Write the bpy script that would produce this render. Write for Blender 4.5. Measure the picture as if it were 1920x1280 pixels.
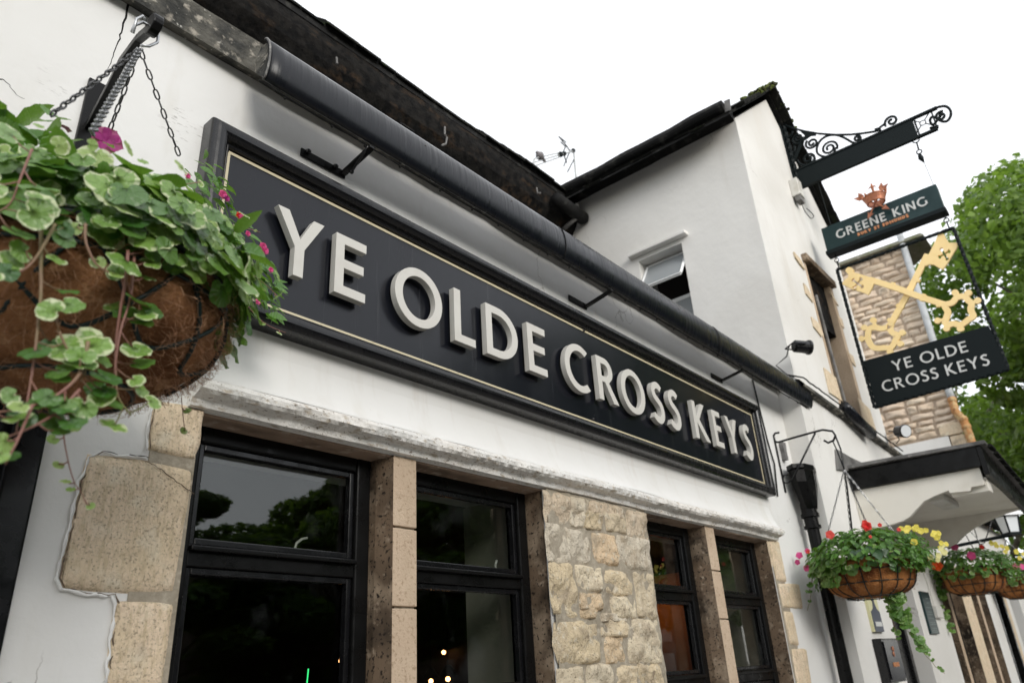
import bpy, math, random
from math import sin, cos, pi, radians
from mathutils import Vector, Matrix, noise
from mathutils.geometry import tessellate_polygon
random.seed(7)
for o in list(bpy.data.objects): bpy.data.objects.remove(o)
SC = bpy.context.scene
COL = SC.collection
R = random.uniform

# ---------------------------------------------------------------- camera
V1 = (2232 - 960, 1192 - 640); V2 = (-880 - 960, 1385 - 640)
F = math.sqrt(-(V1[0] * V2[0] + V1[1] * V2[1]))
ax = Vector((V1[0], V1[1], F)).normalized()
ay = Vector((V2[0], V2[1], F)).normalized()
az = ax.cross(ay).normalized()
RM = Matrix((ax, ay, az))                   # image frame (right, down, forward) -> world
EYE = Vector((0, -1.8, 1.55))
cam = bpy.data.cameras.new('camera'); camo = bpy.data.objects.new('camera', cam); COL.objects.link(camo)
cr, cd, cf = RM.col[0], RM.col[1], RM.col[2]
m = Matrix((cr, -cd, -cf)).transposed().to_4x4(); m.translation = EYE
camo.matrix_world = m
cam.sensor_width = 36; cam.lens = F / 1920 * 36; cam.clip_start = 0.05; cam.clip_end = 400
cam.dof.use_dof = True; cam.dof.focus_distance = 2.3; cam.dof.aperture_fstop = 4.0
SC.camera = camo
SC.render.resolution_x = 1024; SC.render.resolution_y = 682

# ---------------------------------------------------------------- sky and sun
w = bpy.data.worlds.new("World"); SC.world = w; w.use_nodes = True
nt = w.node_tree; nt.nodes.clear()
sky = nt.nodes.new('ShaderNodeTexSky'); sky.sky_type = 'NISHITA'; sky.sun_disc = False
SUN_EL, SUN_AZ = 22, 200
sky.sun_elevation = radians(SUN_EL); sky.sun_rotation = radians(SUN_AZ)
b1 = nt.nodes.new('ShaderNodeBackground'); b1.inputs[1].default_value = 0.05
nt.links.new(sky.outputs[0], b1.inputs[0])
tc = nt.nodes.new('ShaderNodeTexCoord'); sx = nt.nodes.new('ShaderNodeSeparateXYZ')
nt.links.new(tc.outputs['Generated'], sx.inputs[0])
cr_ = nt.nodes.new('ShaderNodeValToRGB'); cr_.color_ramp.elements[0].position = 0.0
cr_.color_ramp.elements[0].color = (1.0, .995, .985, 1); cr_.color_ramp.elements[1].position = .55
cr_.color_ramp.elements[1].color = (.92, .915, .905, 1)
nt.links.new(sx.outputs[2], cr_.inputs[0])
nz = nt.nodes.new('ShaderNodeTexNoise'); nz.inputs['Scale'].default_value = 2.2; nz.inputs['Detail'].default_value = 5
nt.links.new(tc.outputs['Generated'], nz.inputs['Vector'])
mr = nt.nodes.new('ShaderNodeMapRange'); mr.inputs[3].default_value = .86; mr.inputs[4].default_value = 1.14
nt.links.new(nz.outputs['Fac'], mr.inputs[0])
mu = nt.nodes.new('ShaderNodeMixRGB'); mu.blend_type = 'MULTIPLY'; mu.inputs[0].default_value = 1
nt.links.new(cr_.outputs[0], mu.inputs[1]); nt.links.new(mr.outputs[0], mu.inputs[2])
b2 = nt.nodes.new('ShaderNodeBackground'); b2.inputs[1].default_value = 1.05
nt.links.new(mu.outputs[0], b2.inputs[0])
ad = nt.nodes.new('ShaderNodeAddShader'); wo = nt.nodes.new('ShaderNodeOutputWorld')
nt.links.new(b1.outputs[0], ad.inputs[0]); nt.links.new(b2.outputs[0], ad.inputs[1]); nt.links.new(ad.outputs[0], wo.inputs[0])
sl = bpy.data.lights.new('sun', 'SUN'); sl.energy = 1.5; sl.angle = radians(24); sl.color = (1, .97, .92)
so = bpy.data.objects.new('sun', sl); COL.objects.link(so)
a = radians(SUN_AZ); e = radians(SUN_EL)
sd = Vector((sin(a) * cos(e), cos(a) * cos(e), sin(e)))
so.rotation_euler = (-sd).to_track_quat('-Z', 'Y').to_euler()
SC.view_settings.view_transform = 'Standard'; SC.view_settings.look = 'None'
SC.view_settings.exposure = 0.38; SC.view_settings.gamma = 1

# ---------------------------------------------------------------- pixel -> plane helpers (full 1920x1280 photograph pixels)
def ray(u, v): return RM @ Vector((u - 960, v - 640, F))
def aty(u, v, y=0.0):
    d = ray(u, v); return EYE + d * ((y - EYE.y) / d.y)
def atx(u, v, x):
    d = ray(u, v); return EYE + d * ((x - EYE.x) / d.x)
def atd(u, v, dist):
    return EYE + ray(u, v).normalized() * dist

# ---------------------------------------------------------------- mesh collector
class MB:
    def __init__(s): s.v = []; s.f = []; s.uv = []; s.mi = []; s.smooth = False
    def add(s, vs, fs, uvs=None, mi=0):
        n = len(s.v); s.v += [tuple(p) for p in vs]; s.f += [tuple(i + n for i in f) for f in fs]
        s.uv += uvs if uvs else [(0, 0)] * len(vs); s.mi += [mi] * len(fs); return s
    def box(s, x0, x1, y0, y1, z0, z1):
        vs = [(x, y, z) for x in (x0, x1) for y in (y0, y1) for z in (z0, z1)]
        return s.add(vs, [(0, 1, 3, 2), (4, 6, 7, 5), (0, 4, 5, 1), (2, 3, 7, 6), (0, 2, 6, 4), (1, 5, 7, 3)])
    def obox(s, c, a, b, d):
        c, a, b, d = map(Vector, (c, a, b, d))
        vs = [c + a * i + b * j + d * k for i in (-1, 1) for j in (-1, 1) for k in (-1, 1)]
        return s.add(vs, [(0, 1, 3, 2), (4, 6, 7, 5), (0, 4, 5, 1), (2, 3, 7, 6), (0, 2, 6, 4), (1, 5, 7, 3)])
    def bar(s, p, q, wd, hd, up=(0, 0, 1)):
        p, q = Vector(p), Vector(q); d = (q - p); L = d.length; d.normalize()
        u = Vector(up); sdv = d.cross(u).normalized(); u2 = sdv.cross(d).normalized()
        return s.obox((p + q) / 2, d * L / 2, sdv * wd / 2, u2 * hd / 2)
    def tube(s, pts, r, n=6, cap=True, closed=False):
        pts = [Vector(p) for p in pts]; N = len(pts)
        rs = r if isinstance(r, (list, tuple)) else [r] * N
        base = []; prev = None
        for i in range(N):
            if closed: t = pts[(i + 1) % N] - pts[i - 1]
            else: t = pts[min(i + 1, N - 1)] - pts[max(i - 1, 0)]
            if t.length < 1e-9: t = Vector((0, 0, 1))
            t.normalize()
            if prev is None:
                up = Vector((0, 0, 1)) if abs(t.z) < .9 else Vector((1, 0, 0))
                a_ = t.cross(up).normalized()
            else:
                a_ = prev - t * prev.dot(t)
                if a_.length < 1e-6: a_ = t.cross(Vector((0, 0, 1)))
                a_.normalize()
            prev = a_; b_ = t.cross(a_)
            base.append([pts[i] + (a_ * cos(2 * pi * k / n) + b_ * sin(2 * pi * k / n)) * rs[i] for k in range(n)])
        vs = [p for ring in base for p in ring]; fs = []
        for i in range(N if closed else N - 1):
            j = (i + 1) % N
            for k in range(n): fs.append((i * n + k, i * n + (k + 1) % n, j * n + (k + 1) % n, j * n + k))
        if cap and not closed: fs += [tuple(range(n))[::-1], tuple((N - 1) * n + k for k in range(n))]
        return s.add(vs, fs)
    def slab(s, outer, holes, fn, t0, t1):
        """outer/holes: 2D loops; fn(a,b,t)->3D; solid between depth t0 and t1"""
        loops = [outer] + list(holes)
        tri = tessellate_polygon([[Vector((p[0], p[1], 0)) for p in l] for l in loops])
        flat = [p for l in loops for p in l]; n = len(flat)
        vs = [fn(p[0], p[1], t0) for p in flat] + [fn(p[0], p[1], t1) for p in flat]
        fs = [tuple(t) for t in tri] + [tuple(i + n for i in t)[::-1] for t in tri]
        o = 0
        for l in loops:
            k = len(l)
            for i in range(k): fs.append((o + i, o + (i + 1) % k, n + o + (i + 1) % k, n + o + i))
            o += k
        return s.add(vs, fs)
    def lathe(s, prof, c, n=24, axis='z', wob=None):
        vs = []; fs = []
        for i, (r, h) in enumerate(prof):
            for k in range(n):
                a_ = 2 * pi * k / n; rr = r
                p = Vector((rr * cos(a_), rr * sin(a_), h))
                if axis == 'x': p = Vector((p.z, p.x, p.y))
                if axis == 'y': p = Vector((p.x, p.z, p.y))
                p += Vector(c)
                if wob: p = wob(p, a_, r, h)
                vs.append(p)
        for i in range(len(prof) - 1):
            for k in range(n): fs.append((i * n + k, i * n + (k + 1) % n, (i + 1) * n + (k + 1) % n, (i + 1) * n + k))
        return s.add(vs, fs)
    def ball(s, c, r, n=8):
        prof = [(max(1e-4, r * sin(pi * i / n)), -r * cos(pi * i / n)) for i in range(n + 1)]
        return s.lathe(prof, c, n=n + 2)
    def build(s, name, mat, parent=None, smooth=False, bevel=0, fix=True):
        me = bpy.data.meshes.new(name); me.from_pydata(s.v, [], s.f)
        if fix:
            import bmesh
            bm = bmesh.new(); bm.from_mesh(me); bmesh.ops.recalc_face_normals(bm, faces=bm.faces); bm.to_mesh(me); bm.free()
        mats = mat if isinstance(mat, (list, tuple)) else [mat]
        for m_ in mats: me.materials.append(m_)
        if any(s.mi):
            me.polygons.foreach_set('material_index', s.mi)
        uvl = me.uv_layers.new(name='UVMap')
        li = [0] * len(me.loops); me.loops.foreach_get('vertex_index', li)
        flat = []
        for i in li: flat += s.uv[i]
        uvl.data.foreach_set('uv', flat)
        if smooth: me.polygons.foreach_set('use_smooth', [True] * len(me.polygons))
        me.update()
        o = bpy.data.objects.new(name, me); COL.objects.link(o)
        if parent is not None:
            o.parent = parent
            L = parent.get('_w', (0, 0, 0)); o.matrix_parent_inverse = Matrix.Translation(-Vector(L))
        if bevel:
            b = o.modifiers.new('bevel', 'BEVEL'); b.width = bevel; b.segments = 2; b.limit_method = 'ANGLE'; b.angle_limit = radians(38)
        return o

WORLD = {}
def thing(name, loc, label, cat, group=None):
    o = bpy.data.objects.new(name, None); COL.objects.link(o); o.location = loc; o.empty_display_size = .1
    o['_w'] = tuple(loc); o['label'] = label; o['category'] = cat
    if group: o['group'] = group
    return o
def tag(o, label, cat, group=None):
    o['label'] = label; o['category'] = cat
    if group: o['group'] = group
    return o
def subparent(child, parent):
    """child already in world coordinates, parent is a mesh at world origin below a thing"""
    child.parent = parent
    child.matrix_parent_inverse = Matrix.Identity(4)
    return child
def part(mb, name, mat, parent, **k):
    """a part under a thing, or a sub-part under a part"""
    if parent.type == 'MESH':
        o = mb.build(name, mat, None, **k); return subparent(o, parent)
    return mb.build(name, mat, parent, **k)
def each(boxes, name, mat, parent, **k):
    return [part(MB().box(*b), name, mat, parent, **k) for b in boxes]
def copy_thing(root, loc, label, rotz=None):
    def rec(o, par):
        c = o.copy(); COL.objects.link(c)
        if par is not None:
            c.parent = par; c.matrix_parent_inverse = o.matrix_parent_inverse.copy()
        for ch in [x for x in bpy.data.objects if x.parent == o and x not in done]:
            done.add(ch); rec(ch, c)
        return c
    done = set()
    c = rec(root, None); c.location = loc; c['label'] = label
    if rotz is not None: c.rotation_euler.z = rotz
    return c

# ---------------------------------------------------------------- materials
def _tex(nt, kind, scale, stretch, detail=4, rough=.55, dist=0):
    t = nt.nodes.new('ShaderNodeTexCoord'); mp = nt.nodes.new('ShaderNodeMapping'); mp.inputs['Scale'].default_value = stretch
    nt.links.new(t.outputs['Object'], mp.inputs[0])
    if kind == 'vor':
        n = nt.nodes.new('ShaderNodeTexVoronoi'); n.inputs['Scale'].default_value = scale; out = n.outputs['Distance']
    else:
        n = nt.nodes.new('ShaderNodeTexNoise'); n.inputs['Scale'].default_value = scale; n.inputs['Detail'].default_value = detail
        n.inputs['Roughness'].default_value = rough; n.inputs['Distortion'].default_value = dist; out = n.outputs['Fac']
    nt.links.new(mp.outputs[0], n.inputs['Vector']); return out
def _rng(nt, src, lo, hi, a=0., b=1.):
    r = nt.nodes.new('ShaderNodeMapRange'); r.inputs[1].default_value = lo; r.inputs[2].default_value = hi
    r.inputs[3].default_value = a; r.inputs[4].default_value = b; nt.links.new(src, r.inputs[0]); return r.outputs[0]
def _mix(nt, fac, c1, c2, mode='MIX'):
    mx = nt.nodes.new('ShaderNodeMixRGB'); mx.blend_type = mode
    if isinstance(fac, float): mx.inputs[0].default_value = fac
    else: nt.links.new(fac, mx.inputs[0])
    for i, c in ((1, c1), (2, c2)):
        if isinstance(c, tuple): mx.inputs[i].default_value = (*c[:3], 1)
        else: nt.links.new(c, mx.inputs[i])
    return mx.outputs[0]
def mat(name, base, rough=.5, metal=0., var=(), bump=(), spec=.5, island=None, rvar=None, trans=0., coat=0., emit=None, hook=None):
    m_ = bpy.data.materials.new(name); m_.use_nodes = True; nt = m_.node_tree; p = nt.nodes['Principled BSDF']
    col = base
    if island:
        g = nt.nodes.new('ShaderNodeNewGeometry'); cr = nt.nodes.new('ShaderNodeValToRGB')
        while len(cr.color_ramp.elements) < len(island): cr.color_ramp.elements.new(.5)
        for i, c in enumerate(island):
            cr.color_ramp.elements[i].position = i / (len(island) - 1); cr.color_ramp.elements[i].color = (*c, 1)
        nt.links.new(g.outputs['Random Per Island'], cr.inputs[0]); col = cr.outputs[0]
    for (scale, c2, lo, hi, st) in var:
        kind = 'noise'
        if scale < 0: kind = 'vor'; scale = -scale
        col = _mix(nt, _rng(nt, _tex(nt, kind, scale, st), lo, hi), col, c2)
    if hook: col = hook(nt, col)
    if isinstance(col, tuple): p.inputs['Base Color'].default_value = (*col[:3], 1)
    else: nt.links.new(col, p.inputs['Base Color'])
    p.inputs['Roughness'].default_value = rough; p.inputs['Metallic'].default_value = metal
    p.inputs['Specular IOR Level'].default_value = spec; p.inputs['Coat Weight'].default_value = coat
    if rvar:
        nt.links.new(_rng(nt, _tex(nt, 'noise', rvar[0], rvar[3] if len(rvar) > 3 else (1, 1, 1)), .3, .7, rvar[1], rvar[2]), p.inputs['Roughness'])
    if bump:
        prev = None
        for (scale, strength, distn, st) in bump:
            kind = 'noise'
            if scale < 0: kind = 'vor'; scale = -scale
            b = nt.nodes.new('ShaderNodeBump'); b.inputs['Strength'].default_value = strength; b.inputs['Distance'].default_value = distn
            nt.links.new(_tex(nt, kind, scale, st, 6), b.inputs['Height'])
            if prev: nt.links.new(prev, b.inputs['Normal'])
            prev = b.outputs[0]
        nt.links.new(prev, p.inputs['Normal'])
    if emit:
        p.inputs['Emission Color'].default_value = (*emit[0], 1); p.inputs['Emission Strength'].default_value = emit[1]
    if trans:
        tr = nt.nodes.new('ShaderNodeBsdfTranslucent'); ms = nt.nodes.new('ShaderNodeMixShader'); ms.inputs[0].default_value = trans
        if isinstance(col, tuple): tr.inputs[0].default_value = (*col[:3], 1)
        else:
            nt.links.new(_mix(nt, .6, col, (.35, .6, .05)), tr.inputs[0])
        out = nt.nodes['Material Output']
        nt.links.new(p.outputs[0], ms.inputs[1]); nt.links.new(tr.outputs[0], ms.inputs[2]); nt.links.new(ms.outputs[0], out.inputs[0])
    return m_
I3 = (1, 1, 1)
def cracks(nt, col, amt=.55):
    t = nt.nodes.new('ShaderNodeTexCoord'); n1 = nt.nodes.new('ShaderNodeTexNoise'); n1.inputs['Scale'].default_value = 3.0; n1.inputs['Detail'].default_value = 6
    nt.links.new(t.outputs['Object'], n1.inputs['Vector'])
    ad = nt.nodes.new('ShaderNodeVectorMath'); ad.operation = 'MULTIPLY_ADD'; ad.inputs[1].default_value = (.5, .5, .5)
    nt.links.new(n1.outputs['Color'], ad.inputs[0]); nt.links.new(t.outputs['Object'], ad.inputs[2])
    v = nt.nodes.new('ShaderNodeTexVoronoi'); v.feature = 'DISTANCE_TO_EDGE'; v.inputs['Scale'].default_value = 1.1; nt.links.new(ad.outputs[0], v.inputs['Vector'])
    e_ = _rng(nt, v.outputs['Distance'], .0028, .0008); m_ = _rng(nt, _tex(nt, 'noise', 1.7, I3, 2), .56, .64, 0, amt)
    mm = nt.nodes.new('ShaderNodeMath'); mm.operation = 'MULTIPLY'; nt.links.new(e_, mm.inputs[0]); nt.links.new(m_, mm.inputs[1])
    col = _mix(nt, mm.outputs[0], col, (.22, .20, .17))
    st = _rng(nt, _tex(nt, 'noise', 5, (1, 1, .09), 5, .6), .60, .80, 0, .32)          # faint drip streaks
    col = _mix(nt, st, col, (.50, .46, .39))
    return col
def peel(nt, col):
    col = cracks(nt, col)
    # flaking paint patches (real damage at fixed places on the wall) and dirt runs below the sign
    t = nt.nodes.new('ShaderNodeTexCoord')
    for (c, r, tint) in (((.735, 0, 3.09), .085, (.16, .13, .1)), ((1.95, 0, 3.13), .07, (.33, .3, .25)), ((.40, 0, 3.02), .05, (.25, .24, .22)), ((4.3, 0, 3.18), .06, (.4, .36, .3))):
        d = nt.nodes.new('ShaderNodeVectorMath'); d.operation = 'DISTANCE'; d.inputs[1].default_value = c
        nt.links.new(t.outputs['Object'], d.inputs[0])
        g = _rng(nt, d.outputs['Value'], r, r * .25)
        n = _rng(nt, _tex(nt, 'noise', 38, (.6, .6, 2.2), 8, .7), .55, .66)
        mm = nt.nodes.new('ShaderNodeMath'); mm.operation = 'MULTIPLY'; nt.links.new(g, mm.inputs[0]); nt.links.new(n, mm.inputs[1])
        col = _mix(nt, mm.outputs[0], col, tint)
    s = nt.nodes.new('ShaderNodeSeparateXYZ'); nt.links.new(t.outputs['Object'], s.inputs[0])
    up = _rng(nt, s.outputs[2], 2.28, 2.52); n = _rng(nt, _tex(nt, 'noise', 14, (1, 1, .05), 4), .56, .75, 0, .35)
    lim = nt.nodes.new('ShaderNodeMath'); lim.operation = 'LESS_THAN'; lim.inputs[1].default_value = 2.54; nt.links.new(s.outputs[2], lim.inputs[0])
    m1 = nt.nodes.new('ShaderNodeMath'); m1.operation = 'MULTIPLY'; nt.links.new(up, m1.inputs[0]); nt.links.new(n, m1.inputs[1])
    m2 = nt.nodes.new('ShaderNodeMath'); m2.operation = 'MULTIPLY'; nt.links.new(m1.outputs[0], m2.inputs[0]); nt.links.new(lim.outputs[0], m2.inputs[1])
    return _mix(nt, m2.outputs[0], col, (.45, .36, .27))
PL = dict(rough=.62, spec=.35, bump=((3, .25, .03, I3), (22, .22, .006, I3), (110, .12, .0015, I3)))
plaster = mat('plaster_white', (.76, .755, .735), var=((1.1, (.70, .69, .66), .45, .7, I3), (70, (.5, .48, .44), .73, .82, I3), (6, (.68, .665, .62), .58, .75, (1, 1, .3))), hook=peel, **PL)
plaster2 = mat('plaster_pale', (.74, .73, .70), var=((.9, (.66, .645, .61), .45, .68, I3), (50, (.5, .48, .44), .72, .84, I3), (2.4, (.63, .60, .55), .6, .8, (1, 1, .25))), hook=cracks, **PL)
timber_cream = mat('cream_paint', (.72, .69, .62), .5, var=((4, (.62, .58, .5), .5, .75, I3),), bump=((9, .1, .01, I3),))
ledge_m = mat('ledge_stone', (.74, .715, .67), .85, spec=.2, var=((6, (.72, .71, .68), .42, .58, I3), (55, (.50, .44, .36), .56, .68, (.5, 1, 1.2)), (130, (.22, .18, .14), .60, .70, (.6, 1, 1))), bump=((45, .8, .008, I3), (12, .5, .02, I3)))
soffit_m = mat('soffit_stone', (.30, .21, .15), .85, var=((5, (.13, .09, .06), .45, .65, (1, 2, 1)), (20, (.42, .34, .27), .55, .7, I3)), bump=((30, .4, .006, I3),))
TOOL = ((9, .35, .014, I3), (40, 1, .008, (2.0, 2.0, .25)), (110, 1, .005, (1.1, 1.1, .8)), (260, .8, .002, I3))
stone_q = mat('limestone_tooled', (.44, .33, .215), .9, spec=.15, island=[(.78, .66, .48), (.76, .61, .45), (.80, .67, .50)], var=((5, (.70, .57, .39), .42, .66, I3), (55, (.62, .50, .34), .48, .62, (1.5, 1.5, .35)), (14, (.76, .67, .52), .52, .72, I3), (150, (.42, .34, .24), .54, .66, I3), (4.5, (.26, .22, .17), .62, .76, I3)), bump=TOOL)
stone_ashlar = mat('limestone_smooth', (.52, .40, .29), .85, spec=.2, var=((5, (.58, .46, .34), .42, .7, I3), (2.5, (.38, .29, .20), .55, .75, (1, 1, .5)), (90, (.38, .28, .19), .55, .68, I3)), bump=((150, .9, .003, I3), (14, .3, .01, I3)))
stone_rub = mat('rubble_stone', (.5, .4, .28), .9, spec=.2, island=[(.70, .58, .40), (.62, .51, .34), (.60, .54, .44), (.73, .63, .46), (.60, .47, .31), (.70, .53, .35), (.58, .52, .43)], var=((9, (.44, .36, .26), .48, .70, I3), (40, (.68, .62, .50), .55, .72, I3), (30, (.30, .24, .17), .60, .72, (1, 1, .5)), (110, (.26, .20, .14), .60, .70, I3)), bump=((22, 1, .02, I3), (60, 1, .01, (1.4, 1.4, .6)), (150, 1, .004, I3)))
stone_far = mat('coursed_stone', (.5, .38, .28), .9, spec=.1, island=[(.68, .55, .42), (.74, .63, .50), (.64, .52, .41), (.72, .58, .44)], var=((5, (.58, .46, .34), .5, .75, I3),), bump=((20, .8, .01, I3),))
mortar = mat('mortar', (.34, .30, .235), .95, spec=.1, var=((9, (.24, .205, .155), .5, .7, I3), (50, (.44, .39, .31), .5, .7, I3)), bump=((60, .8, .006, I3), (14, .5, .014, I3)))
mortar_far = mat('mortar_far', (.42, .33, .25), .95, bump=((30, .6, .01, I3),))
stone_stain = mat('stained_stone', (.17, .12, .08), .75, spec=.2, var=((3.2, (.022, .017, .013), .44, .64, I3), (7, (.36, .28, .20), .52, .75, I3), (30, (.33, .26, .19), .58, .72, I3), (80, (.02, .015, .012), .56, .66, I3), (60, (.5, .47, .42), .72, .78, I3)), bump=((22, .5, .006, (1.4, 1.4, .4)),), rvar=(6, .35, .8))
black = mat('black_gloss_paint', (.005, .005, .005), .3, spec=.17, var=((90, (.16, .15, .14), .74, .8, (1, 1, 1)), ), bump=((50, .15, .002, (1, 1, 1)), (6, .1, .01, I3)), rvar=(14, .18, .5))
black_clean = mat('black_satin', (.006, .006, .007), .24, spec=.4, bump=((8, .1, .006, I3),), rvar=(20, .16, .34))
board_m = mat('sign_board_black', (.007, .008, .012), .17, spec=.32, bump=((1.6, .05, .02, I3), (30, .06, .0015, (1, 1, .06))), rvar=(3, .15, .3, (1, 1, .3)), var=((120, (.10, .10, .10), .735, .78, (1, 1, .5)), (34, (.03, .032, .036), .6, .75, (1, 1, .05))))
trough_m = mat('trough_black', (.006, .007, .010), .22, spec=.32, coat=.0, bump=((30, .9, .005, (1, .02, .02)), (9, .2, .004, (1, .05, .05))), rvar=(9, .2, .36, (1, .1, .1)))
letter_m = mat('letter_stone_grey', (.58, .565, .52), .38, spec=.5, var=((9, (.54, .52, .475), .5, .7, I3),))
letter_side = letter_m
gold_line = mat('gold_line_paint', (.60, .53, .36), .4, var=((30, (.4, .34, .22), .6, .7, I3),))
cream_line = mat('cream_line_paint', (.62, .58, .46), .4)
gold = mat('key_gold', (.95, .72, .34), .45, var=((7, (.90, .66, .28), .5, .7, I3),))
green_panel = mat('dark_green_panel', (.008, .028, .030), .35, spec=.25, var=((4, (.02, .045, .047), .45, .65, I3),))
panel_black = mat('panel_black', (.004, .008, .009), .5, spec=.15)
text_w = mat('text_silver', (.56, .57, .56), .4)
text_o = mat('text_copper', (.58, .24, .10), .4)
copper = mat('copper', (.40, .15, .075), .45, metal=.35, var=((30, (.28, .10, .06), .5, .65, I3),))
iron = mat('wrought_iron', (.005, .009, .010), .55, spec=.15, bump=((60, .4, .003, I3),))
slate = mat('dark_slate', (.035, .035, .033), .95, spec=.04, island=[(.008, .009, .009), (.02, .02, .018), (.012, .013, .012)], var=((14, (.06, .06, .05), .6, .72, I3), (4, (.03, .05, .012), .62, .75, I3)), bump=((25, .6, .01, I3),))
moss = mat('moss', (.10, .13, .02), .95, var=((12, (.03, .03, .012), .5, .6, I3), (25, (.22, .2, .05), .6, .7, I3)), bump=((30, 1, .03, I3),))
lead = mat('weathered_lead', (.16, .155, .15), .6, var=((6, (.07, .068, .065), .45, .65, I3), (25, (.3, .29, .27), .62, .72, I3)), bump=((18, .5, .01, I3),))
coping_m = mat('coping_stone', (.10, .095, .08), .95, var=((9, (.03, .03, .027), .45, .58, I3), (26, (.34, .31, .26), .56, .68, I3), (60, (.42, .41, .37), .66, .74, I3)), bump=((30, 1, .015, I3), (90, .8, .004, I3)))
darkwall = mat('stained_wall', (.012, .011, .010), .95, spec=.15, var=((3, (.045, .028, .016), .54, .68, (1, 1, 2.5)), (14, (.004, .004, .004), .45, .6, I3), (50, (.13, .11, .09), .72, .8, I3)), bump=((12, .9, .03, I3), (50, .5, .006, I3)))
gutter_m = mat('gutter_black', (.008, .008, .008), .75, spec=.2, var=((12, (.04, .04, .036), .55, .7, I3),), bump=((30, .5, .01, I3),))
pipe_grey = mat('pipe_grey', (.42, .44, .45), .5, var=((8, (.3, .31, .31), .5, .7, I3),))
rust = mat('rusty_pipe', (.42, .20, .07), .8, var=((9, (.5, .36, .18), .45, .6, I3), (16, (.15, .05, .02), .55, .7, I3)), bump=((30, .4, .004, I3),))
whiteupvc = mat('white_frame', (.75, .76, .76), .3)
plastic_w = mat('pale_plastic', (.62, .61, .57), .45, var=((8, (.5, .48, .42), .5, .7, I3),))
lamp_glass = mat('floodlight_glass', (.75, .78, .80), .15)
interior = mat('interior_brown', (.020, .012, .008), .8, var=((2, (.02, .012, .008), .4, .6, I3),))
int_white = mat('interior_plaster', (.50, .48, .40), .7, var=((3, (.40, .38, .31), .45, .7, I3),))
warm_panel = mat('orange_wall', (.40, .16, .05), .7)
bulb = mat('warm_bulb', (1, .6, .3), .5, emit=((1.0, .45, .16), 14))
neon = mat('green_tube', (.1, .8, .3), .5, emit=((.05, .9, .25), 1.6))
galv = mat('galvanised', (.45, .46, .47), .35, metal=.8, rvar=(40, .25, .5))
chain_m = mat('chain_dark', (.05, .05, .05), .35, metal=.6, rvar=(60, .2, .5))
chain_s = mat('chain_silver', (.22, .225, .23), .35, metal=.8)
wire_m = mat('basket_wire', (.005, .015, .014), .45, spec=.3)
asphalt = mat('asphalt', (.07, .07, .07), .9, var=((40, (.09, .09, .09), .5, .6, I3),), bump=((90, .6, .006, I3),))
paving = mat('paving_stone', (.38, .36, .33), .85, var=((3, (.22, .2, .18), .45, .7, I3),), bump=((30, .4, .006, I3),))
coir = mat('coir_liner', (.32, .155, .07), .95, spec=.15, var=((6, (.16, .07, .03), .45, .62, I3), (38, (.44, .25, .13), .56, .72, (1, 1, 1))), bump=((70, 1, .012, (1, 1, 2)), (14, .9, .03, I3), (200, .9, .004, I3)))
coir_far = mat('coir_bright', (.36, .15, .05), .95, spec=.15, var=((9, (.15, .05, .018), .45, .62, I3), (45, (.36, .17, .07), .58, .72, (1, 1, 1))), bump=((80, 1, .01, (1, 1, 2)), (12, .9, .03, I3)))
fibre = mat('coir_fibre', (.24, .115, .055), .7, island=[(.20, .09, .04), (.40, .22, .12), (.3, .14, .07), (.48, .30, .18)])
fibre_far = fibre
bark = mat('bark', (.11, .095, .07), .9, var=((3, (.28, .26, .18), .55, .6, I3),), bump=((20, .8, .02, I3),))
stemr = mat('ivy_stem', (.28, .13, .10), .5, var=((4, (.20, .22, .07), .5, .65, I3),))

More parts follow.
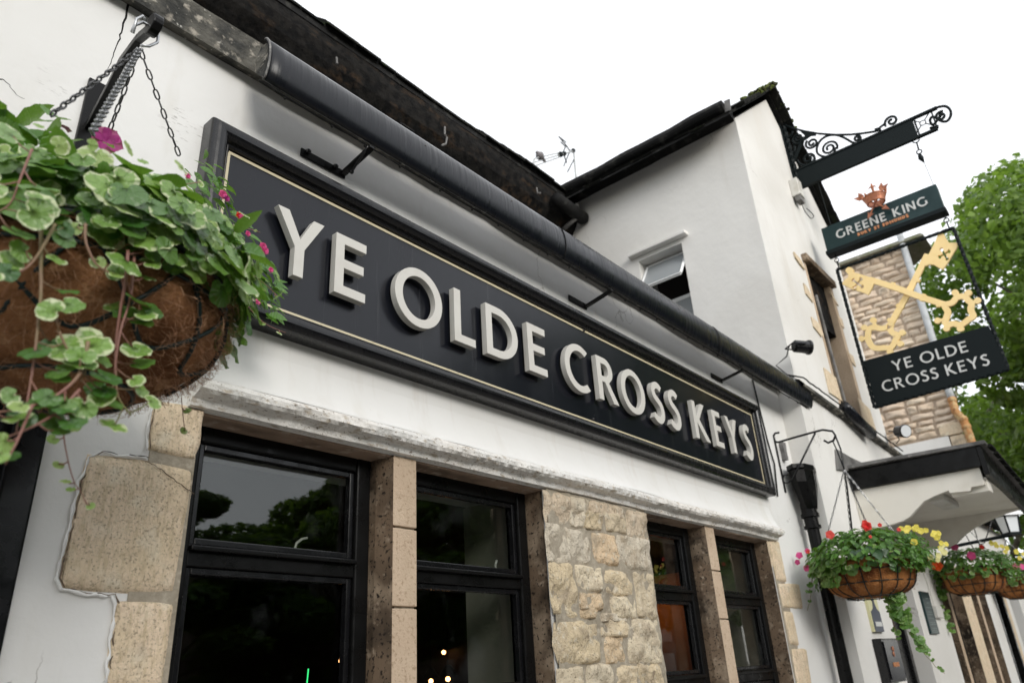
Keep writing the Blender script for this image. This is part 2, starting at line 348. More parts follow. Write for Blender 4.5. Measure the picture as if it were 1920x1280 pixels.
def leafmat(name, g1, g2, edge=None, rough=.36, trans=.22, hi=.62):
    m_ = bpy.data.materials.new(name); m_.use_nodes = True; nt = m_.node_tree; p = nt.nodes['Principled BSDF']
    g = nt.nodes.new('ShaderNodeNewGeometry'); uv = nt.nodes.new('ShaderNodeUVMap'); sp = nt.nodes.new('ShaderNodeSeparateXYZ')
    nt.links.new(uv.outputs[0], sp.inputs[0])
    col = _mix(nt, g.outputs['Random Per Island'], g1, g2)
    if edge:
        n = _tex(nt, 'noise', 75, I3, 3)
        ad_ = nt.nodes.new('ShaderNodeMath'); ad_.operation = 'ADD'
        nt.links.new(sp.outputs[0], ad_.inputs[0]); nt.links.new(_rng(nt, n, .3, .7, -.28, .22), ad_.inputs[1])
        isl = nt.nodes.new('ShaderNodeMath'); isl.operation = 'ADD'
        nt.links.new(ad_.outputs[0], isl.inputs[0]); nt.links.new(_rng(nt, g.outputs['Random Per Island'], 0, 1, -.38, .11), isl.inputs[1])
        col = _mix(nt, _rng(nt, isl.outputs[0], .84, .93), col, edge)
    # paler veins, v coordinate holds the angle
    vn = nt.nodes.new('ShaderNodeMath'); vn.operation = 'MULTIPLY'; vn.inputs[1].default_value = 7 * 2 * pi; nt.links.new(sp.outputs[1], vn.inputs[0])
    cs = nt.nodes.new('ShaderNodeMath'); cs.operation = 'COSINE'; nt.links.new(vn.outputs[0], cs.inputs[0])
    col = _mix(nt, _rng(nt, cs.outputs[0], .86, 1, 0, .28), col, (min(1, g1[0] * 2.4), min(1, g1[1] * 1.9), min(1, g1[2] * 2)))
    nt.links.new(col, p.inputs['Base Color']); p.inputs['Roughness'].default_value = rough; p.inputs['Specular IOR Level'].default_value = .75
    b = nt.nodes.new('ShaderNodeBump'); b.inputs['Strength'].default_value = .5; b.inputs['Distance'].default_value = .004
    nt.links.new(_rng(nt, cs.outputs[0], .5, 1, 1, 0), b.inputs['Height'])
    b2_ = nt.nodes.new('ShaderNodeBump'); b2_.inputs['Strength'].default_value = .5; b2_.inputs['Distance'].default_value = .004
    nt.links.new(_tex(nt, 'noise', 120, I3, 3), b2_.inputs['Height']); nt.links.new(b.outputs[0], b2_.inputs['Normal'])
    nt.links.new(b2_.outputs[0], p.inputs['Normal'])
    tr = nt.nodes.new('ShaderNodeBsdfTranslucent'); ms = nt.nodes.new('ShaderNodeMixShader'); ms.inputs[0].default_value = trans
    nt.links.new(_mix(nt, .55, col, (.28, .50, .04)), tr.inputs[0])
    nt.links.new(p.outputs[0], ms.inputs[1]); nt.links.new(tr.outputs[0], ms.inputs[2])
    nt.links.new(ms.outputs[0], nt.nodes['Material Output'].inputs[0])
    return m_
ivy = leafmat('ivy_leaf', (.035, .12, .018), (.22, .38, .07), (.60, .66, .38), rough=.34)
ivy_young = leafmat('ivy_young_leaf', (.20, .36, .06), (.34, .46, .14), (.66, .70, .45), rough=.45, trans=.3)
imp = leafmat('busy_green_leaf', (.05, .15, .015), (.10, .25, .03), None, rough=.34, trans=.3)
dark_leaf = leafmat('dark_leaf', (.012, .05, .015), (.03, .09, .025), None, rough=.33, trans=.1)
petal_mag = mat('petal_magenta', (.42, .006, .22), .55, trans=.2, var=((60, (.28, .003, .14), .5, .7, I3),))
petal_pink = mat('petal_pink', (.75, .06, .28), .55, trans=.2, var=((60, (.8, .16, .42), .5, .7, I3),))
petal_red = mat('petal_red', (.75, .02, .02), .5, trans=.15, var=((60, (.55, .01, .015), .5, .7, I3),))
petal_coral = mat('petal_coral', (.80, .09, .07), .5, trans=.15)
petal_orange = mat('petal_orange', (.85, .10, .01), .5, trans=.15, var=((50, (.7, .05, .01), .5, .7, I3),))
petal_yellow = mat('petal_yellow', (.82, .70, .12), .55, trans=.2, var=((70, (.72, .55, .05), .5, .7, I3),))
petal_pale = mat('petal_pale_yellow', (.80, .76, .35), .55, trans=.2)
def treeleaf(name, island):
    m_ = mat(name, island[0], .5, island=island, trans=.35, spec=.3)
    return m_
tree_leaf = treeleaf('plane_tree_leaf', [(.05, .105, .02), (.11, .18, .035), (.17, .25, .06), (.08, .14, .03)])
tree_leaf2 = treeleaf('street_tree_leaf', [(.02, .06, .01), (.05, .11, .018), (.035, .08, .012)])

# glass
def glassmat(name, tint, frost=0.):
    m_ = bpy.data.materials.new(name); m_.use_nodes = True; nt = m_.node_tree; nt.nodes.remove(nt.nodes['Principled BSDF'])
    t = nt.nodes.new('ShaderNodeBsdfTransparent'); t.inputs[0].default_value = (*tint, 1)
    g = nt.nodes.new('ShaderNodeBsdfGlossy'); g.inputs['Roughness'].default_value = .015 + frost
    b = nt.nodes.new('ShaderNodeBump'); b.inputs['Strength'].default_value = .10; b.inputs['Distance'].default_value = .01
    nt.links.new(_tex(nt, 'noise', 2.2, I3, 2), b.inputs['Height']); nt.links.new(b.outputs[0], g.inputs['Normal'])
    f = nt.nodes.new('ShaderNodeLayerWeight'); f.inputs[0].default_value = .5
    pw = nt.nodes.new('ShaderNodeMath'); pw.operation = 'POWER'; pw.inputs[1].default_value = 4.2; nt.links.new(f.outputs['Facing'], pw.inputs[0])
    mu_ = nt.nodes.new('ShaderNodeMath'); mu_.operation = 'MULTIPLY_ADD'; mu_.inputs[1].default_value = .9; mu_.inputs[2].default_value = .055
    nt.links.new(pw.outputs[0], mu_.inputs[0])
    s = nt.nodes.new('ShaderNodeMixShader'); nt.links.new(mu_.outputs[0], s.inputs[0]); nt.links.new(t.outputs[0], s.inputs[1]); nt.links.new(g.outputs[0], s.inputs[2])
    d = nt.nodes.new('ShaderNodeBsdfDiffuse'); d.inputs[0].default_value = (.35, .37, .38, 1)
    s2 = nt.nodes.new('ShaderNodeMixShader'); nt.links.new(_rng(nt, _tex(nt, 'noise', 5, I3, 5),   .55, .85, .0, .05), s2.inputs[0])
    nt.links.new(s.outputs[0], s2.inputs[1]); nt.links.new(d.outputs[0], s2.inputs[2])
    nt.links.new(s2.outputs[0], nt.nodes['Material Output'].inputs[0]); return m_
glass = glassmat('window_glass', (.80, .82, .80))
plain_glass = mat('frosted_glass', (.30, .32, .33), .2, spec=.6)
dark_glass = mat('dark_window', (.012, .013, .013), .06, spec=.7)

# ---------------------------------------------------------------- glyphs (cap height 1)
def arc(cx, cy, rx, ry, a0, a1, n=14):
    return [(cx + rx * cos(radians(a0 + (a1 - a0) * i / n)), cy + ry * sin(radians(a0 + (a1 - a0) * i / n))) for i in range(n + 1)]
def stroke(pts, w):
    L = []; Rr = []
    P = []
    n = len(pts)
    for i in range(n - 1):            # Catmull-Rom refine
        p0 = pts[max(i - 1, 0)]; p1 = pts[i]; p2 = pts[i + 1]; p3 = pts[min(i + 2, n - 1)]
        for k in range(4):
            t = k / 4
            P.append(tuple(.5 * ((2 * p1[j]) + (-p0[j] + p2[j]) * t + (2 * p0[j] - 5 * p1[j] + 4 * p2[j] - p3[j]) * t * t + (-p0[j] + 3 * p1[j] - 3 * p2[j] + p3[j]) * t ** 3) for j in (0, 1)))
    P.append(pts[-1])
    for i in range(len(P)):
        a_ = P[max(i - 1, 0)]; b_ = P[min(i + 1, len(P) - 1)]
        dx, dy = b_[0] - a_[0], b_[1] - a_[1]; l = math.hypot(dx, dy) or 1
        L.append((P[i][0] - dy / l * w / 2, P[i][1] + dx / l * w / 2)); Rr.append((P[i][0] + dy / l * w / 2, P[i][1] - dx / l * w / 2))
    return L + Rr[::-1]
def glyph(c, w=.17, t=None):
    t = t or w * .9
    if c == 'E': return .54, [(0, 0), (0, 1), (.54, 1), (.54, 1 - t), (w, 1 - t), (w, .5 + t / 2 + .02), (.50, .5 + t / 2 + .02), (.50, .5 - t / 2 + .02), (w, .5 - t / 2 + .02), (w, t), (.54, t), (.54, 0)], []
    if c == 'L': return .50, [(0, 0), (0, 1), (w, 1), (w, t), (.50, t), (.50, 0)], []
    if c == 'I': return w, [(0, 0), (0, 1), (w, 1), (w, 0)], []
    if c == 'T': return .66, [(0, 1), (.66, 1), (.66, 1 - t), (.33 + w / 2, 1 - t), (.33 + w / 2, 0), (.33 - w / 2, 0), (.33 - w / 2, 1 - t), (0, 1 - t)], []
    if c == 'Y': return .80, [(0, 1), (w * 1.15, 1), (.40, .60), (.80 - w * 1.15, 1), (.80, 1), (.40 + w / 2, .45), (.40 + w / 2, 0), (.40 - w / 2, 0), (.40 - w / 2, .45)], []
    if c == 'O': return 1.04, arc(.52, .5, .52, .53, 0, 360, 40)[:-1], [arc(.52, .5, .52 - w, .53 - t, 0, 360, 40)[:-1]]
    if c == 'D': return .80, [(0, 0), (0, 1)] + arc(.30, .5, .50, .5, 90, -90, 22), [[(w, t)] + arc(.30, .5, .50 - w, .5 - t, -90, 90, 20) + [(w, 1 - t)]]
    if c == 'C': return .86, arc(.52, .5, .52, .53, 52, 308, 30) + arc(.52, .5, .52 - w, .53 - t, 306, 54, 30), []
    if c == 'G': return .93, arc(.52, .5, .52, .53, 50, 308, 30) + [(.92, .14), (.92, .50), (.92 - w, .50), (.92 - w, .21)] + arc(.52, .5, .52 - w, .53 - t, 300, 54, 30), []
    if c == 'R': return .74, [(0, 0), (0, 1)] + arc(.30, .715, .30, .285, 90, -38, 14) + [(.42, .44), (.74, 0), (.74 - 1.25 * w, 0), (.27, .43), (w, .43), (w, 0)], [[(w, .43 + t * .9)] + arc(.30, (.43 + t * .9 + 1 - t) / 2, .30 - w, (1 - t - .43 - t * .9) / 2, -90, 90, 12) + [(w, 1 - t)]]
    if c == 'S': return .56, stroke([(.49, .86), (.40, .925), (.29, .94), (.165, .89), (.10, .77), (.16, .64), (.29, .55), (.42, .45), (.475, .31), (.44, .16), (.31, .065), (.16, .08), (.03, .16)], w), []
    if c == 'K': return .76, [(0, 0), (0, 1), (w, 1), (w, .60), (.49, 1), (.49 + w * 1.2, 1), (.30, .54), (.76, 0), (.76 - w * 1.35, 0), (w, .44), (w, 0)], []
    if c == 'N': return .80, [(0, 0), (0, 1), (w, 1), (.80 - w, .30), (.80 - w, 1), (.80, 1), (.80, 0), (.80 - w, 0), (w, .70), (w, 0)], []
    if c == 'M': return .96, [(0, 0), (0, 1), (w, 1), (.48, .42), (.96 - w, 1), (.96, 1), (.96, 0), (.96 - w, 0), (.96 - w, .68), (.48, .12), (w, .68), (w, 0)], []
    if c == 'U': return .76, [(0, 1)] + arc(.38, .36, .38, .37, 180, 360, 16) + [(.76, 1), (.76 - w, 1)] + arc(.38, .36, .38 - w, .37 - t, 360, 180, 16) + [(w, 1)], []
    if c == 'B': return .64, [(0, 0), (0, 1)] + arc(.32, .745, .25, .255, 90, -50, 10) + arc(.33, .275, .30, .275, 55, -90, 12), [[(w, .50 + t * .5)] + arc(.32, .5 + t * .25 + (1 - t - .5) / 2, .25 - w, (.5 - t * 1.5) / 2, -90, 90, 8) + [(w, 1 - t)], [(w, t)] + arc(.32, t + (.5 - t * 1.5) / 2, .30 - w, (.5 - t * 1.5) / 2, -90, 90, 8) + [(w, .5 - t * .5)]]
def textline(string, width, height, w=.17, gap=.16, space=.45):
    """returns list of (loops) scaled so that the string fills width x height, origin bottom-left"""
    x = 0; out = []
    for ch in string:
        if ch == ' ': x += space; continue
        wd, o, h = glyph(ch, w); out.append((x, o, h)); x += wd + gap
    tot = x - gap; k = width / tot
    return [([((x0 + p[0]) * k, p[1] * height) for p in o], [[((x0 + p[0]) * k, p[1] * height) for p in hh] for hh in h]) for x0, o, h in out]

def fy(y0=0.0):            # facade-plane mapping: a=x, b=z, t=depth outwards (towards viewer, -y)
    return lambda a_, b_, t: (a_, y0 - t, b_)
def fx(x0):                # plane facing -x: a = outward distance s (=-y), b = z, t outward towards -x
    return lambda a_, b_, t: (x0 - t, -a_, b_)

def cat(P, k=5, closed=False):
    P = [Vector(p) for p in P]; out = []; n = len(P)
    for i in range(n - 1):
        p0, p1, p2, p3 = P[max(i - 1, 0)], P[i], P[i + 1], P[min(i + 2, n - 1)]
        for j in range(k):
            t = j / k; out.append(.5 * ((2 * p1) + (-p0 + p2) * t + (2 * p0 - 5 * p1 + 4 * p2 - p3) * t * t + (-p0 + 3 * p1 - 3 * p2 + p3) * t ** 3))
    return out + [P[-1]]
def rect(x0, x1, z0, z1): return [(x0, z0), (x1, z0), (x1, z1), (x0, z1)]
def rough_rect(x0, x1, z0, z1, amp=.006, n=7, seed=0):
    pts = []
    cs = [(x0, z0), (x1, z0), (x1, z1), (x0, z1)]
    for i in range(4):
        p, q = cs[i], cs[(i + 1) % 4]
        for k in range(n):
            t = k / n; x = p[0] + (q[0] - p[0]) * t; z = p[1] + (q[1] - p[1]) * t
            if k == 0: x += (.5 * (x0 + x1) - x) * .06; z += (.5 * (z0 + z1) - z) * .06
            x += noise.noise(Vector((x * 17, z * 17, seed))) * amp; z += noise.noise(Vector((x * 19, z * 13, seed + 9))) * amp
            pts.append((x, z))
    return pts

def stone(mb, a0, a1, b0, b1, fn, depth=.02, n=9, seed=0., rnd=.18, rough=.010):
    """one irregular rounded stone with a bulging, lumpy face; fn(a,b,t)"""
    vs = []; fs = []; ca, cb = (a0 + a1) / 2, (b0 + b1) / 2; ha, hb = (a1 - a0) / 2, (b1 - b0) / 2
    skew = R(-.06, .06); sk2 = R(-.06, .06)
    for i in range(n + 1):
        for j in range(n + 1):
            u = -1 + 2 * i / n; v = -1 + 2 * j / n
            k = 1 - rnd * (u * u * v * v)
            a_ = ca + ha * u * k * (1 + skew * v); b_ = cb + hb * v * k * (1 + sk2 * u)
            q = Vector((a_ * 9, b_ * 9, seed))
            if max(abs(u), abs(v)) > .99:
                a_ += noise.noise(q * 2) * .010; b_ += noise.noise(q * 2 + Vector((5, 5, 5))) * .010
            ed = 1 - max(abs(u), abs(v)) ** 9
            t = depth * (-.5 + 1.1 * ed) + noise.noise(q * 1.6) * rough * (0.3 + ed) + noise.noise(q * 5) * rough * .45 * ed
            vs.append(fn(a_, b_, t))
    m_ = n + 1
    for i in range(n):
        for j in range(n): fs.append((i * m_ + j, (i + 1) * m_ + j, (i + 1) * m_ + j + 1, i * m_ + j + 1))
    mb.add(vs, fs)

# ================================================================ SETTING
def struct(o): o['kind'] = 'structure'; return o
mb = MB(); mb.add([(-150, -150, -.12), (200, -150, -.12), (200, 150, -.12), (-150, 150, -.12)], [(0, 1, 2, 3)])
struct(mb.build('ground', asphalt))
mb = MB(); mb.box(-30, 60, -3.2, -.16, -.12, 0)
struct(mb.build('pavement', paving, bevel=.01))

# ================================================================ PUB FRONT BLOCK
pub = thing('pub_front', (2.7, 0, 0), 'white rendered single storey pub front with stone framed windows under the long black name board', 'building')
ZT = 3.43
outer = [(-4, 0), (5.36, 0), (5.36, ZT), (-4, ZT)]
WZ = .85
LZ = 2.235
holes = [rect(-.6, .556, .02, 2.3), rect(.90, 2.36, WZ, LZ), rect(3.13, 4.60, WZ, LZ)]
mb = MB(); mb.slab(outer, holes, fy(0), -.42, 0)
part(mb, 'wall', plaster, pub)
# inner faces of the window recesses in pale plaster
for (xa, xb) in ((.90, 2.36), (3.13, 4.60)):
    each([(xa - .003, xa + .004, .17, .44, WZ, LZ), (xb - .004, xb + .003, .17, .44, WZ, LZ)], 'window_reveal', int_white, pub)
# interior room
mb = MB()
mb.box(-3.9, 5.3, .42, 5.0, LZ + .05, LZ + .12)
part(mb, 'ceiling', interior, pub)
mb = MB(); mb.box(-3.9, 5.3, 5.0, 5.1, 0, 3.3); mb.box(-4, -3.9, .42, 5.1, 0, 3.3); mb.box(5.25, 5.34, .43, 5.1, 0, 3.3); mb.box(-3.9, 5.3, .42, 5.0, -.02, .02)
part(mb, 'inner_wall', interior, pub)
part(MB().box(5.225, 5.245, .62, 1.6, 1.2, 2.2), 'partition', warm_panel, pub)
# flat roof
mb = MB(); mb.box(-4, 5.34, .12, 1.72, 3.36, 3.425)
part(mb, 'roof', lead, pub)
# coping
mb = MB(); vs = []; fs = []
N = 120
prof = [(-.004, 3.410), (-.042, 3.396), (-.048, 3.525), (-.02, 3.54), (.12, 3.545), (.16, 3.425)]
for i in range(N + 1):
    x = -4 + 9.34 * i / N
    for k, (y, z) in enumerate(prof):
        q = Vector((x * 6, y * 9, z * 9)); d = noise.noise(q) * .012 + noise.noise(q * 4) * .006
        vs.append((x, y + d, z + d * .7))
K = len(prof)
for i in range(N):
    for k in range(K): fs.append((i * K + k, (i + 1) * K + k, (i + 1) * K + (k + 1) % K, i * K + (k + 1) % K))
mb.add(vs, fs); part(mb, 'coping', coping_m, pub)
# flared render foot and stone ledge above the windows
mb = MB(); vs = []; fs = []
X0, X1 = .862, 4.72; N = 260
prof = [(0.002, 2.46), (-.006, 2.42), (-.018, 2.37), (-.034, 2.335), (-.052, 2.312), (-.064, 2.305)]
for i in range(N + 1):
    x = X0 + (X1 - X0) * i / N
    wv = .008 * noise.noise(Vector((x * 1.3, 0, 3)))
    for k, (y, z) in enumerate(prof):
        tt = k / (len(prof) - 1)
        q = Vector((x * 5, z * 8, 1)); d = noise.noise(q) * .004
        vs.append((x, y * 1.0 + d * tt, z + wv * tt))
K = len(prof)
for i in range(N):
    for k in range(K - 1): fs.append((i * K + k, (i + 1) * K + k, (i + 1) * K + k + 1, i * K + k + 1))
mb.add(vs, fs); part(mb, 'render_flare', plaster, pub, smooth=True)
mb = MB(); vs = []; fs = []
prof = [(-.010, 2.318), (-.058, 2.309), (-.069, 2.301), (-.073, 2.290), (-.070, 2.276), (-.060, 2.267), (-.030, 2.258), (-.024, 2.240), (.02, 2.238), (.02, 2.318)]
for i in range(N * 2 + 1):
    x = X0 + (X1 - X0) * i / (N * 2)
    wv = .008 * noise.noise(Vector((x * 1.3, 0, 3)))
    for k, (y, z) in enumerate(prof):
        on = (1 if 0 < k < 6 else .35 if k in (6, 7) else .15) * .7
        q = Vector((x * 9, y * 30, z * 30)); d = (noise.noise(q) * .008 + noise.noise(q * 4) * .005 + noise.noise(q * 9) * .002) * on
        vs.append((x, y + d, z + wv + d * .9))
K = len(prof)
for i in range(N * 2):
    for k in range(K): fs.append((i * K + k, (i + 1) * K + k, (i + 1) * K + (k + 1) % K, i * K + (k + 1) % K))
fs.append(tuple(range(K))); fs.append(tuple(N * 2 * K + k for k in range(K)))
mb.add(vs, fs); part(mb, 'ledge', ledge_m, pub, smooth=False)
mb = MB()
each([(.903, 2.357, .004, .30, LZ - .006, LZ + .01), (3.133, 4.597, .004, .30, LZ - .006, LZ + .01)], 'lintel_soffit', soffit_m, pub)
each([(.84, 2.42, -.05, .1, WZ - .14, WZ), (3.08, 4.68, -.05, .1, WZ - .14, WZ)], 'window_sill', stone_ashlar, pub, bevel=.01)

# quoins left of the first window : big tooled blocks standing a little proud of the render
def quoin(par, pts, y=0., t=.012, m=stone_q, seed=0.):
    """block face from outline px coords, subdivided with noise"""
    mb = MB(); n = 22
    P = [aty(u, v, y) for u, v in pts]    # TL TR BR BL
    vs = []; fs = []
    for i in range(n + 1):
        for j in range(n + 1):
            u = i / n; v = j / n
            p = P[0].lerp(P[1], u).lerp(P[3].lerp(P[2], u), v)
            uu, vv = 2 * u - 1, 2 * v - 1
            c = (P[0] + P[1] + P[2] + P[3]) / 4
            kk = .045 * (uu * uu * vv * vv)
            p = p.lerp(c, kk)
            q = p * 7 + Vector((seed, 0, 0))
            edge = max(abs(uu), abs(vv))
            if edge > .99: p.x += noise.noise(q * 2.5) * .007; p.z += noise.noise(q * 2.5 + Vector((4, 4, 4))) * .007
            ed = 1 - edge ** 14
            p.y = y - t * (-.35 + 1.35 * ed) - noise.noise(q * .8) * .005 * ed - noise.noise(q * 4) * .0022 * ed
            vs.append(p)
    for i in range(n):
        for j in range(n): fs.append((i * (n + 1) + j, (i + 1) * (n + 1) + j, (i + 1) * (n + 1) + j + 1, i * (n + 1) + j + 1))
    mb.add(vs, fs); return part(mb, 'quoin', m, par, smooth=True)
quoin(pub, [(287, 745), (386, 768), (366, 866), (273, 846)], seed=1)
quoin(pub, [(158, 842), (367, 875), (330, 1120), (97, 1110)], seed=2)
quoin(pub, [(211, 1120), (328, 1127), (303, 1295), (190, 1295)], seed=3)
quoin(pub, [(188, 1300), (300, 1300), (280, 1440), (150, 1440)], seed=3.5)
def lip(px, seed):
    P = []
    for i in range(len(px) - 1):
        for k in range(9):
            t_ = k / 9; P.append(aty(px[i][0] + (px[i + 1][0] - px[i][0]) * t_, px[i][1] + (px[i + 1][1] - px[i][1]) * t_, -.006))
    P = [p + Vector((noise.noise(p * 40 + Vector((seed, 0, 0))) * .006, noise.noise(p * 55) * .003, noise.noise(p * 47) * .006)) for p in P]
    part(MB().tube(P, [.0030 + .003 * noise.noise(p * 70) for p in P], 6), 'render_edge', plaster, pub, smooth=True)
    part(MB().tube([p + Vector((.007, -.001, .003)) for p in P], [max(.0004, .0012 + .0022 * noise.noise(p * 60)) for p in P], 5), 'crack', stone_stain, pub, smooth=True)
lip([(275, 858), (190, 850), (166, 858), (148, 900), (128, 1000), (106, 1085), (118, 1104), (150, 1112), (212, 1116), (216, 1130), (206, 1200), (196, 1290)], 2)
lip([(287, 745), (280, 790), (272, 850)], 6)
for px, r_ in ([(240, 8), (236, 30), (230, 50), (224, 72), (214, 100), (205, 124), (197, 142)], .0035), ([(-6, 146), (6, 150), (16, 157), (20, 166), (32, 179), (46, 185)], .0016):
    P = cat([aty(u, v, 0) for u, v in px], 4); P = [p + Vector((noise.noise(p * 60) * .006, 0, noise.noise(p * 80) * .004)) for p in P]
    part(MB().tube(P, [max(.0005, r_ * (1 - i_ / len(P)) + .0006 * noise.noise(p * 90)) for i_, p in enumerate(P)], 5), 'crack', gutter_m, pub, smooth=True)
P = cat([aty(u, v, -.013) for u, v in [(272, 864), (290, 872), (318, 892), (345, 912), (364, 924)]], 4)
part(MB().tube([p + Vector((0, 0, noise.noise(p * 80) * .004)) for p in P], .0011, 4), 'crack', stone_stain, pub)
mb = MB(); mb.box(.785, .902, -.003, .02, WZ, 2.236); part(mb, 'mortar_bed', mortar, pub)
# right hand jamb quoins
quoin(pub, [(1437, 1012), (1459, 1012), (1474, 1094), (1455, 1090)], seed=5)
quoin(pub, [(1456, 1092), (1498, 1093), (1506, 1142), (1466, 1139)], seed=6)
quoin(pub, [(1467, 1143), (1484, 1145), (1497, 1212), (1480, 1208)], seed=7)
quoin(pub, [(1481, 1212), (1511, 1214), (1524, 1300), (1496, 1300)], seed=8)
mb = MB(); mb.box(4.602, 4.74, -.003, .02, WZ, 2.236); part(mb, 'mortar_bed', mortar, pub)

# rubble pier
pier = MB()
mb = MB(); n1, n2 = 40, 70; vs = []; fs = []
for i in range(n1 + 1):
    for j in range(n2 + 1):
        x = 2.362 + .766 * i / n1; z = WZ + (2.238 - WZ) * j / n2
        vs.append((x, -.013 - .006 * noise.noise(Vector((x * 14, 0, z * 14))) - .003 * noise.noise(Vector((x * 50, 0, z * 50))), z))
for i in range(n1):
    for j in range(n2): fs.append((i * (n2 + 1) + j, (i + 1) * (n2 + 1) + j, (i + 1) * (n2 + 1) + j + 1, i * (n2 + 1) + j + 1))
mb.add(vs, fs)
for (x0, x1) in ((2.361, 2.363), (3.127, 3.129)): pass
pier_o = part(mb, 'pier', mortar, pub)
Z5 = lambda a_, b_: (600 + a_ / 2.977, 850 + b_ / 2.977)
rub = [(1225, 175, 1385, 375), (1395, 215, 1500, 330), (1505, 245, 1685, 340), (1395, 325, 1455, 400), (1455, 335, 1570, 415), (1590, 350, 1700, 430), (1712, 300, 1815, 465),
       (1245, 400, 1380, 600), (1385, 440, 1495, 600), (1520, 455, 1645, 610), (1660, 475, 1838, 640), (1275, 615, 1420, 900), (1430, 640, 1560, 755), (1590, 665, 1735, 780), (1762, 670, 1862, 915),
       (1450, 790, 1560, 860), (1630, 810, 1755, 910), (1455, 870, 1540, 905), (1305, 945, 1555, 1165), (1565, 935, 1700, 1010), (1590, 1030, 1690, 1160), (1715, 930, 1895, 1165), (1310, 1205, 1460, 1330), (1490, 1185, 1620, 1290), (1650, 1195, 1760, 1290), (1775, 1185, 1905, 1330), (1570, 905, 1700, 925)]
mb = MB()
for i, (a0, b0, a1, b1) in enumerate(rub):
    c = [aty(*Z5(a_, b_), -.01) for a_, b_ in ((a0, b0), (a1, b0), (a1, b1), (a0, b1))]
    xm0 = (c[0].x + c[3].x) / 2; xm1 = (c[1].x + c[2].x) / 2
    p_l = aty(*Z5(a0, (b0 + b1) / 2), -.01); p_r = aty(*Z5(a1, (b0 + b1) / 2), -.01); p_t = aty(*Z5((a0 + a1) / 2, b0), -.01); p_b = aty(*Z5((a0 + a1) / 2, b1), -.01)
    stone(mb, max(2.345, p_l.x - .013), min(3.145, p_r.x + .013), p_b.z - .012, min(p_t.z + .012, 2.232), fy(-.014), depth=R(.012, .018), n=20, seed=i * 3.1, rnd=R(.03, .12), rough=.016)
z = 1.47                                  # rows below the picture edge
while z > WZ + .1:
    h = R(.11, .17); x = 2.35
    while x < 3.1:
        w_ = R(.14, .26); x1 = min(x + w_, 3.14)
        if x1 - x > .06: stone(mb, x, x1 - .012, z - h + .012, z, fy(-.016), depth=.02, n=7, seed=x * 7 + z, rnd=.12)
        x += w_
    z -= h
subparent(mb.build('stone_block', stone_rub, None, smooth=True), pier_o)
# stained reveals (left facing)
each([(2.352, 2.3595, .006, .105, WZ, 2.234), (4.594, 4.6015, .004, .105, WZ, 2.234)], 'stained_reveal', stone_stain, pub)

# mullions
for (xa, xb) in ((1.55, 1.67), (3.735, 3.862)):
    mb = MB()
    zs = [WZ, 1.28, 1.765, 2.005, 2.235]
    for k in range(4):
        g = .0035
        a0, a1 = zs[k] + (g if k else 0), zs[k + 1] - (g if k < 3 else 0)
        prof = [(xa + .018, -.004), (xb - .002, -.004), (xb, 0), (xb, .10), (xa, .10), (xa, .06)]
        vs = [(x, y + noise.noise(Vector((x * 9, y, z * 9))) * .003, z) for z in (a0, a1) for x, y in prof]; n = len(prof)
        mb.add(vs, [tuple(range(n)), tuple(range(n, 2 * n))] + [(i, (i + 1) % n, n + (i + 1) % n, n + i) for i in range(n)])
    mo = part(mb, 'mullion', stone_ashlar, pub, bevel=.003)
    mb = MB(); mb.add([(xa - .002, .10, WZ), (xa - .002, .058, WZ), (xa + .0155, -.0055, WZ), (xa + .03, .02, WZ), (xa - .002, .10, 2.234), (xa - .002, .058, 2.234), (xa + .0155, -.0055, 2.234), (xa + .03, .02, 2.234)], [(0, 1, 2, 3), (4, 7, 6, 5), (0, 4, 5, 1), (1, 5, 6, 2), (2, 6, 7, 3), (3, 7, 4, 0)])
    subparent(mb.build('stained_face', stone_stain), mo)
    mb = MB(); mb.box(xa + .035, xb - .005, .006, .095, WZ, 2.234); subparent(mb.build('joint', mortar), mo)

# timber casements
def window(x0, x1, fr=.055, stay=True):
    mb = MB(); y0, y1 = .085, .15
    z0, z1 = WZ, 2.234
    mb.box(x0, x0 + fr, y0, y1, z0, z1); mb.box(x1 - fr, x1, y0, y1, z0, z1)
    mb.box(x0 + fr, x1 - fr, y0 + .002, y1, z1 - .05, z1); mb.box(x0 + fr, x1 - fr, y0 + .002, y1, z0, z0 + .07)
    fo = MB(); fo.box(x0, x1, .12, .14, z0, z1)
    g = part(MB().box(x0 + .02, x1 - .02, .126, .130, z0, z1 - .02), 'window', glass, pub)
    g.name = 'window'
    o = subparent(mb.build('frame', black, None, bevel=.006), g)
    for zt in (1.885, 1.49, 1.15):
        mb = MB()
        mb.box(x0 + fr - .002, x1 - fr + .002, y0 + .006, y1 - .01, zt - .028, zt + .028)
        mb.box(x0 + fr - .001, x1 - fr + .001, y0 - .012, y0 + .008, zt + .010, zt + .024)
        subparent(mb.build('transom', black, None, bevel=.004), g)
    mb = MB()
    b_ = .018
    for (za, zb) in ((1.913, 2.184), (1.52, 1.857), (1.18, 1.46)):      # glazing beads of each light
        for (xa, xb, zc, zd) in ((x0 + fr, x0 + fr + b_, za, zb), (x1 - fr - b_, x1 - fr, za, zb), (x0 + fr + b_, x1 - fr - b_, zb - b_, zb), (x0 + fr + b_, x1 - fr - b_, za, za + b_)):
            mb.box(xa, xb, .100, .124, zc, zd)
    subparent(mb.build('glazing_bead', black_clean, None, bevel=.003), g)
    return g
g1 = window(.905, 1.548); g2 = window(1.672, 2.350); g3 = window(3.135, 3.732); g4 = window(3.864, 4.592)
def stay(px, r, g):
    mb = MB(); P = [aty(u, v, .16) for u, v in px]; mb.tube(P, r, 6); subparent(mb.build('casement_stay', plastic_w, None, smooth=True), g)
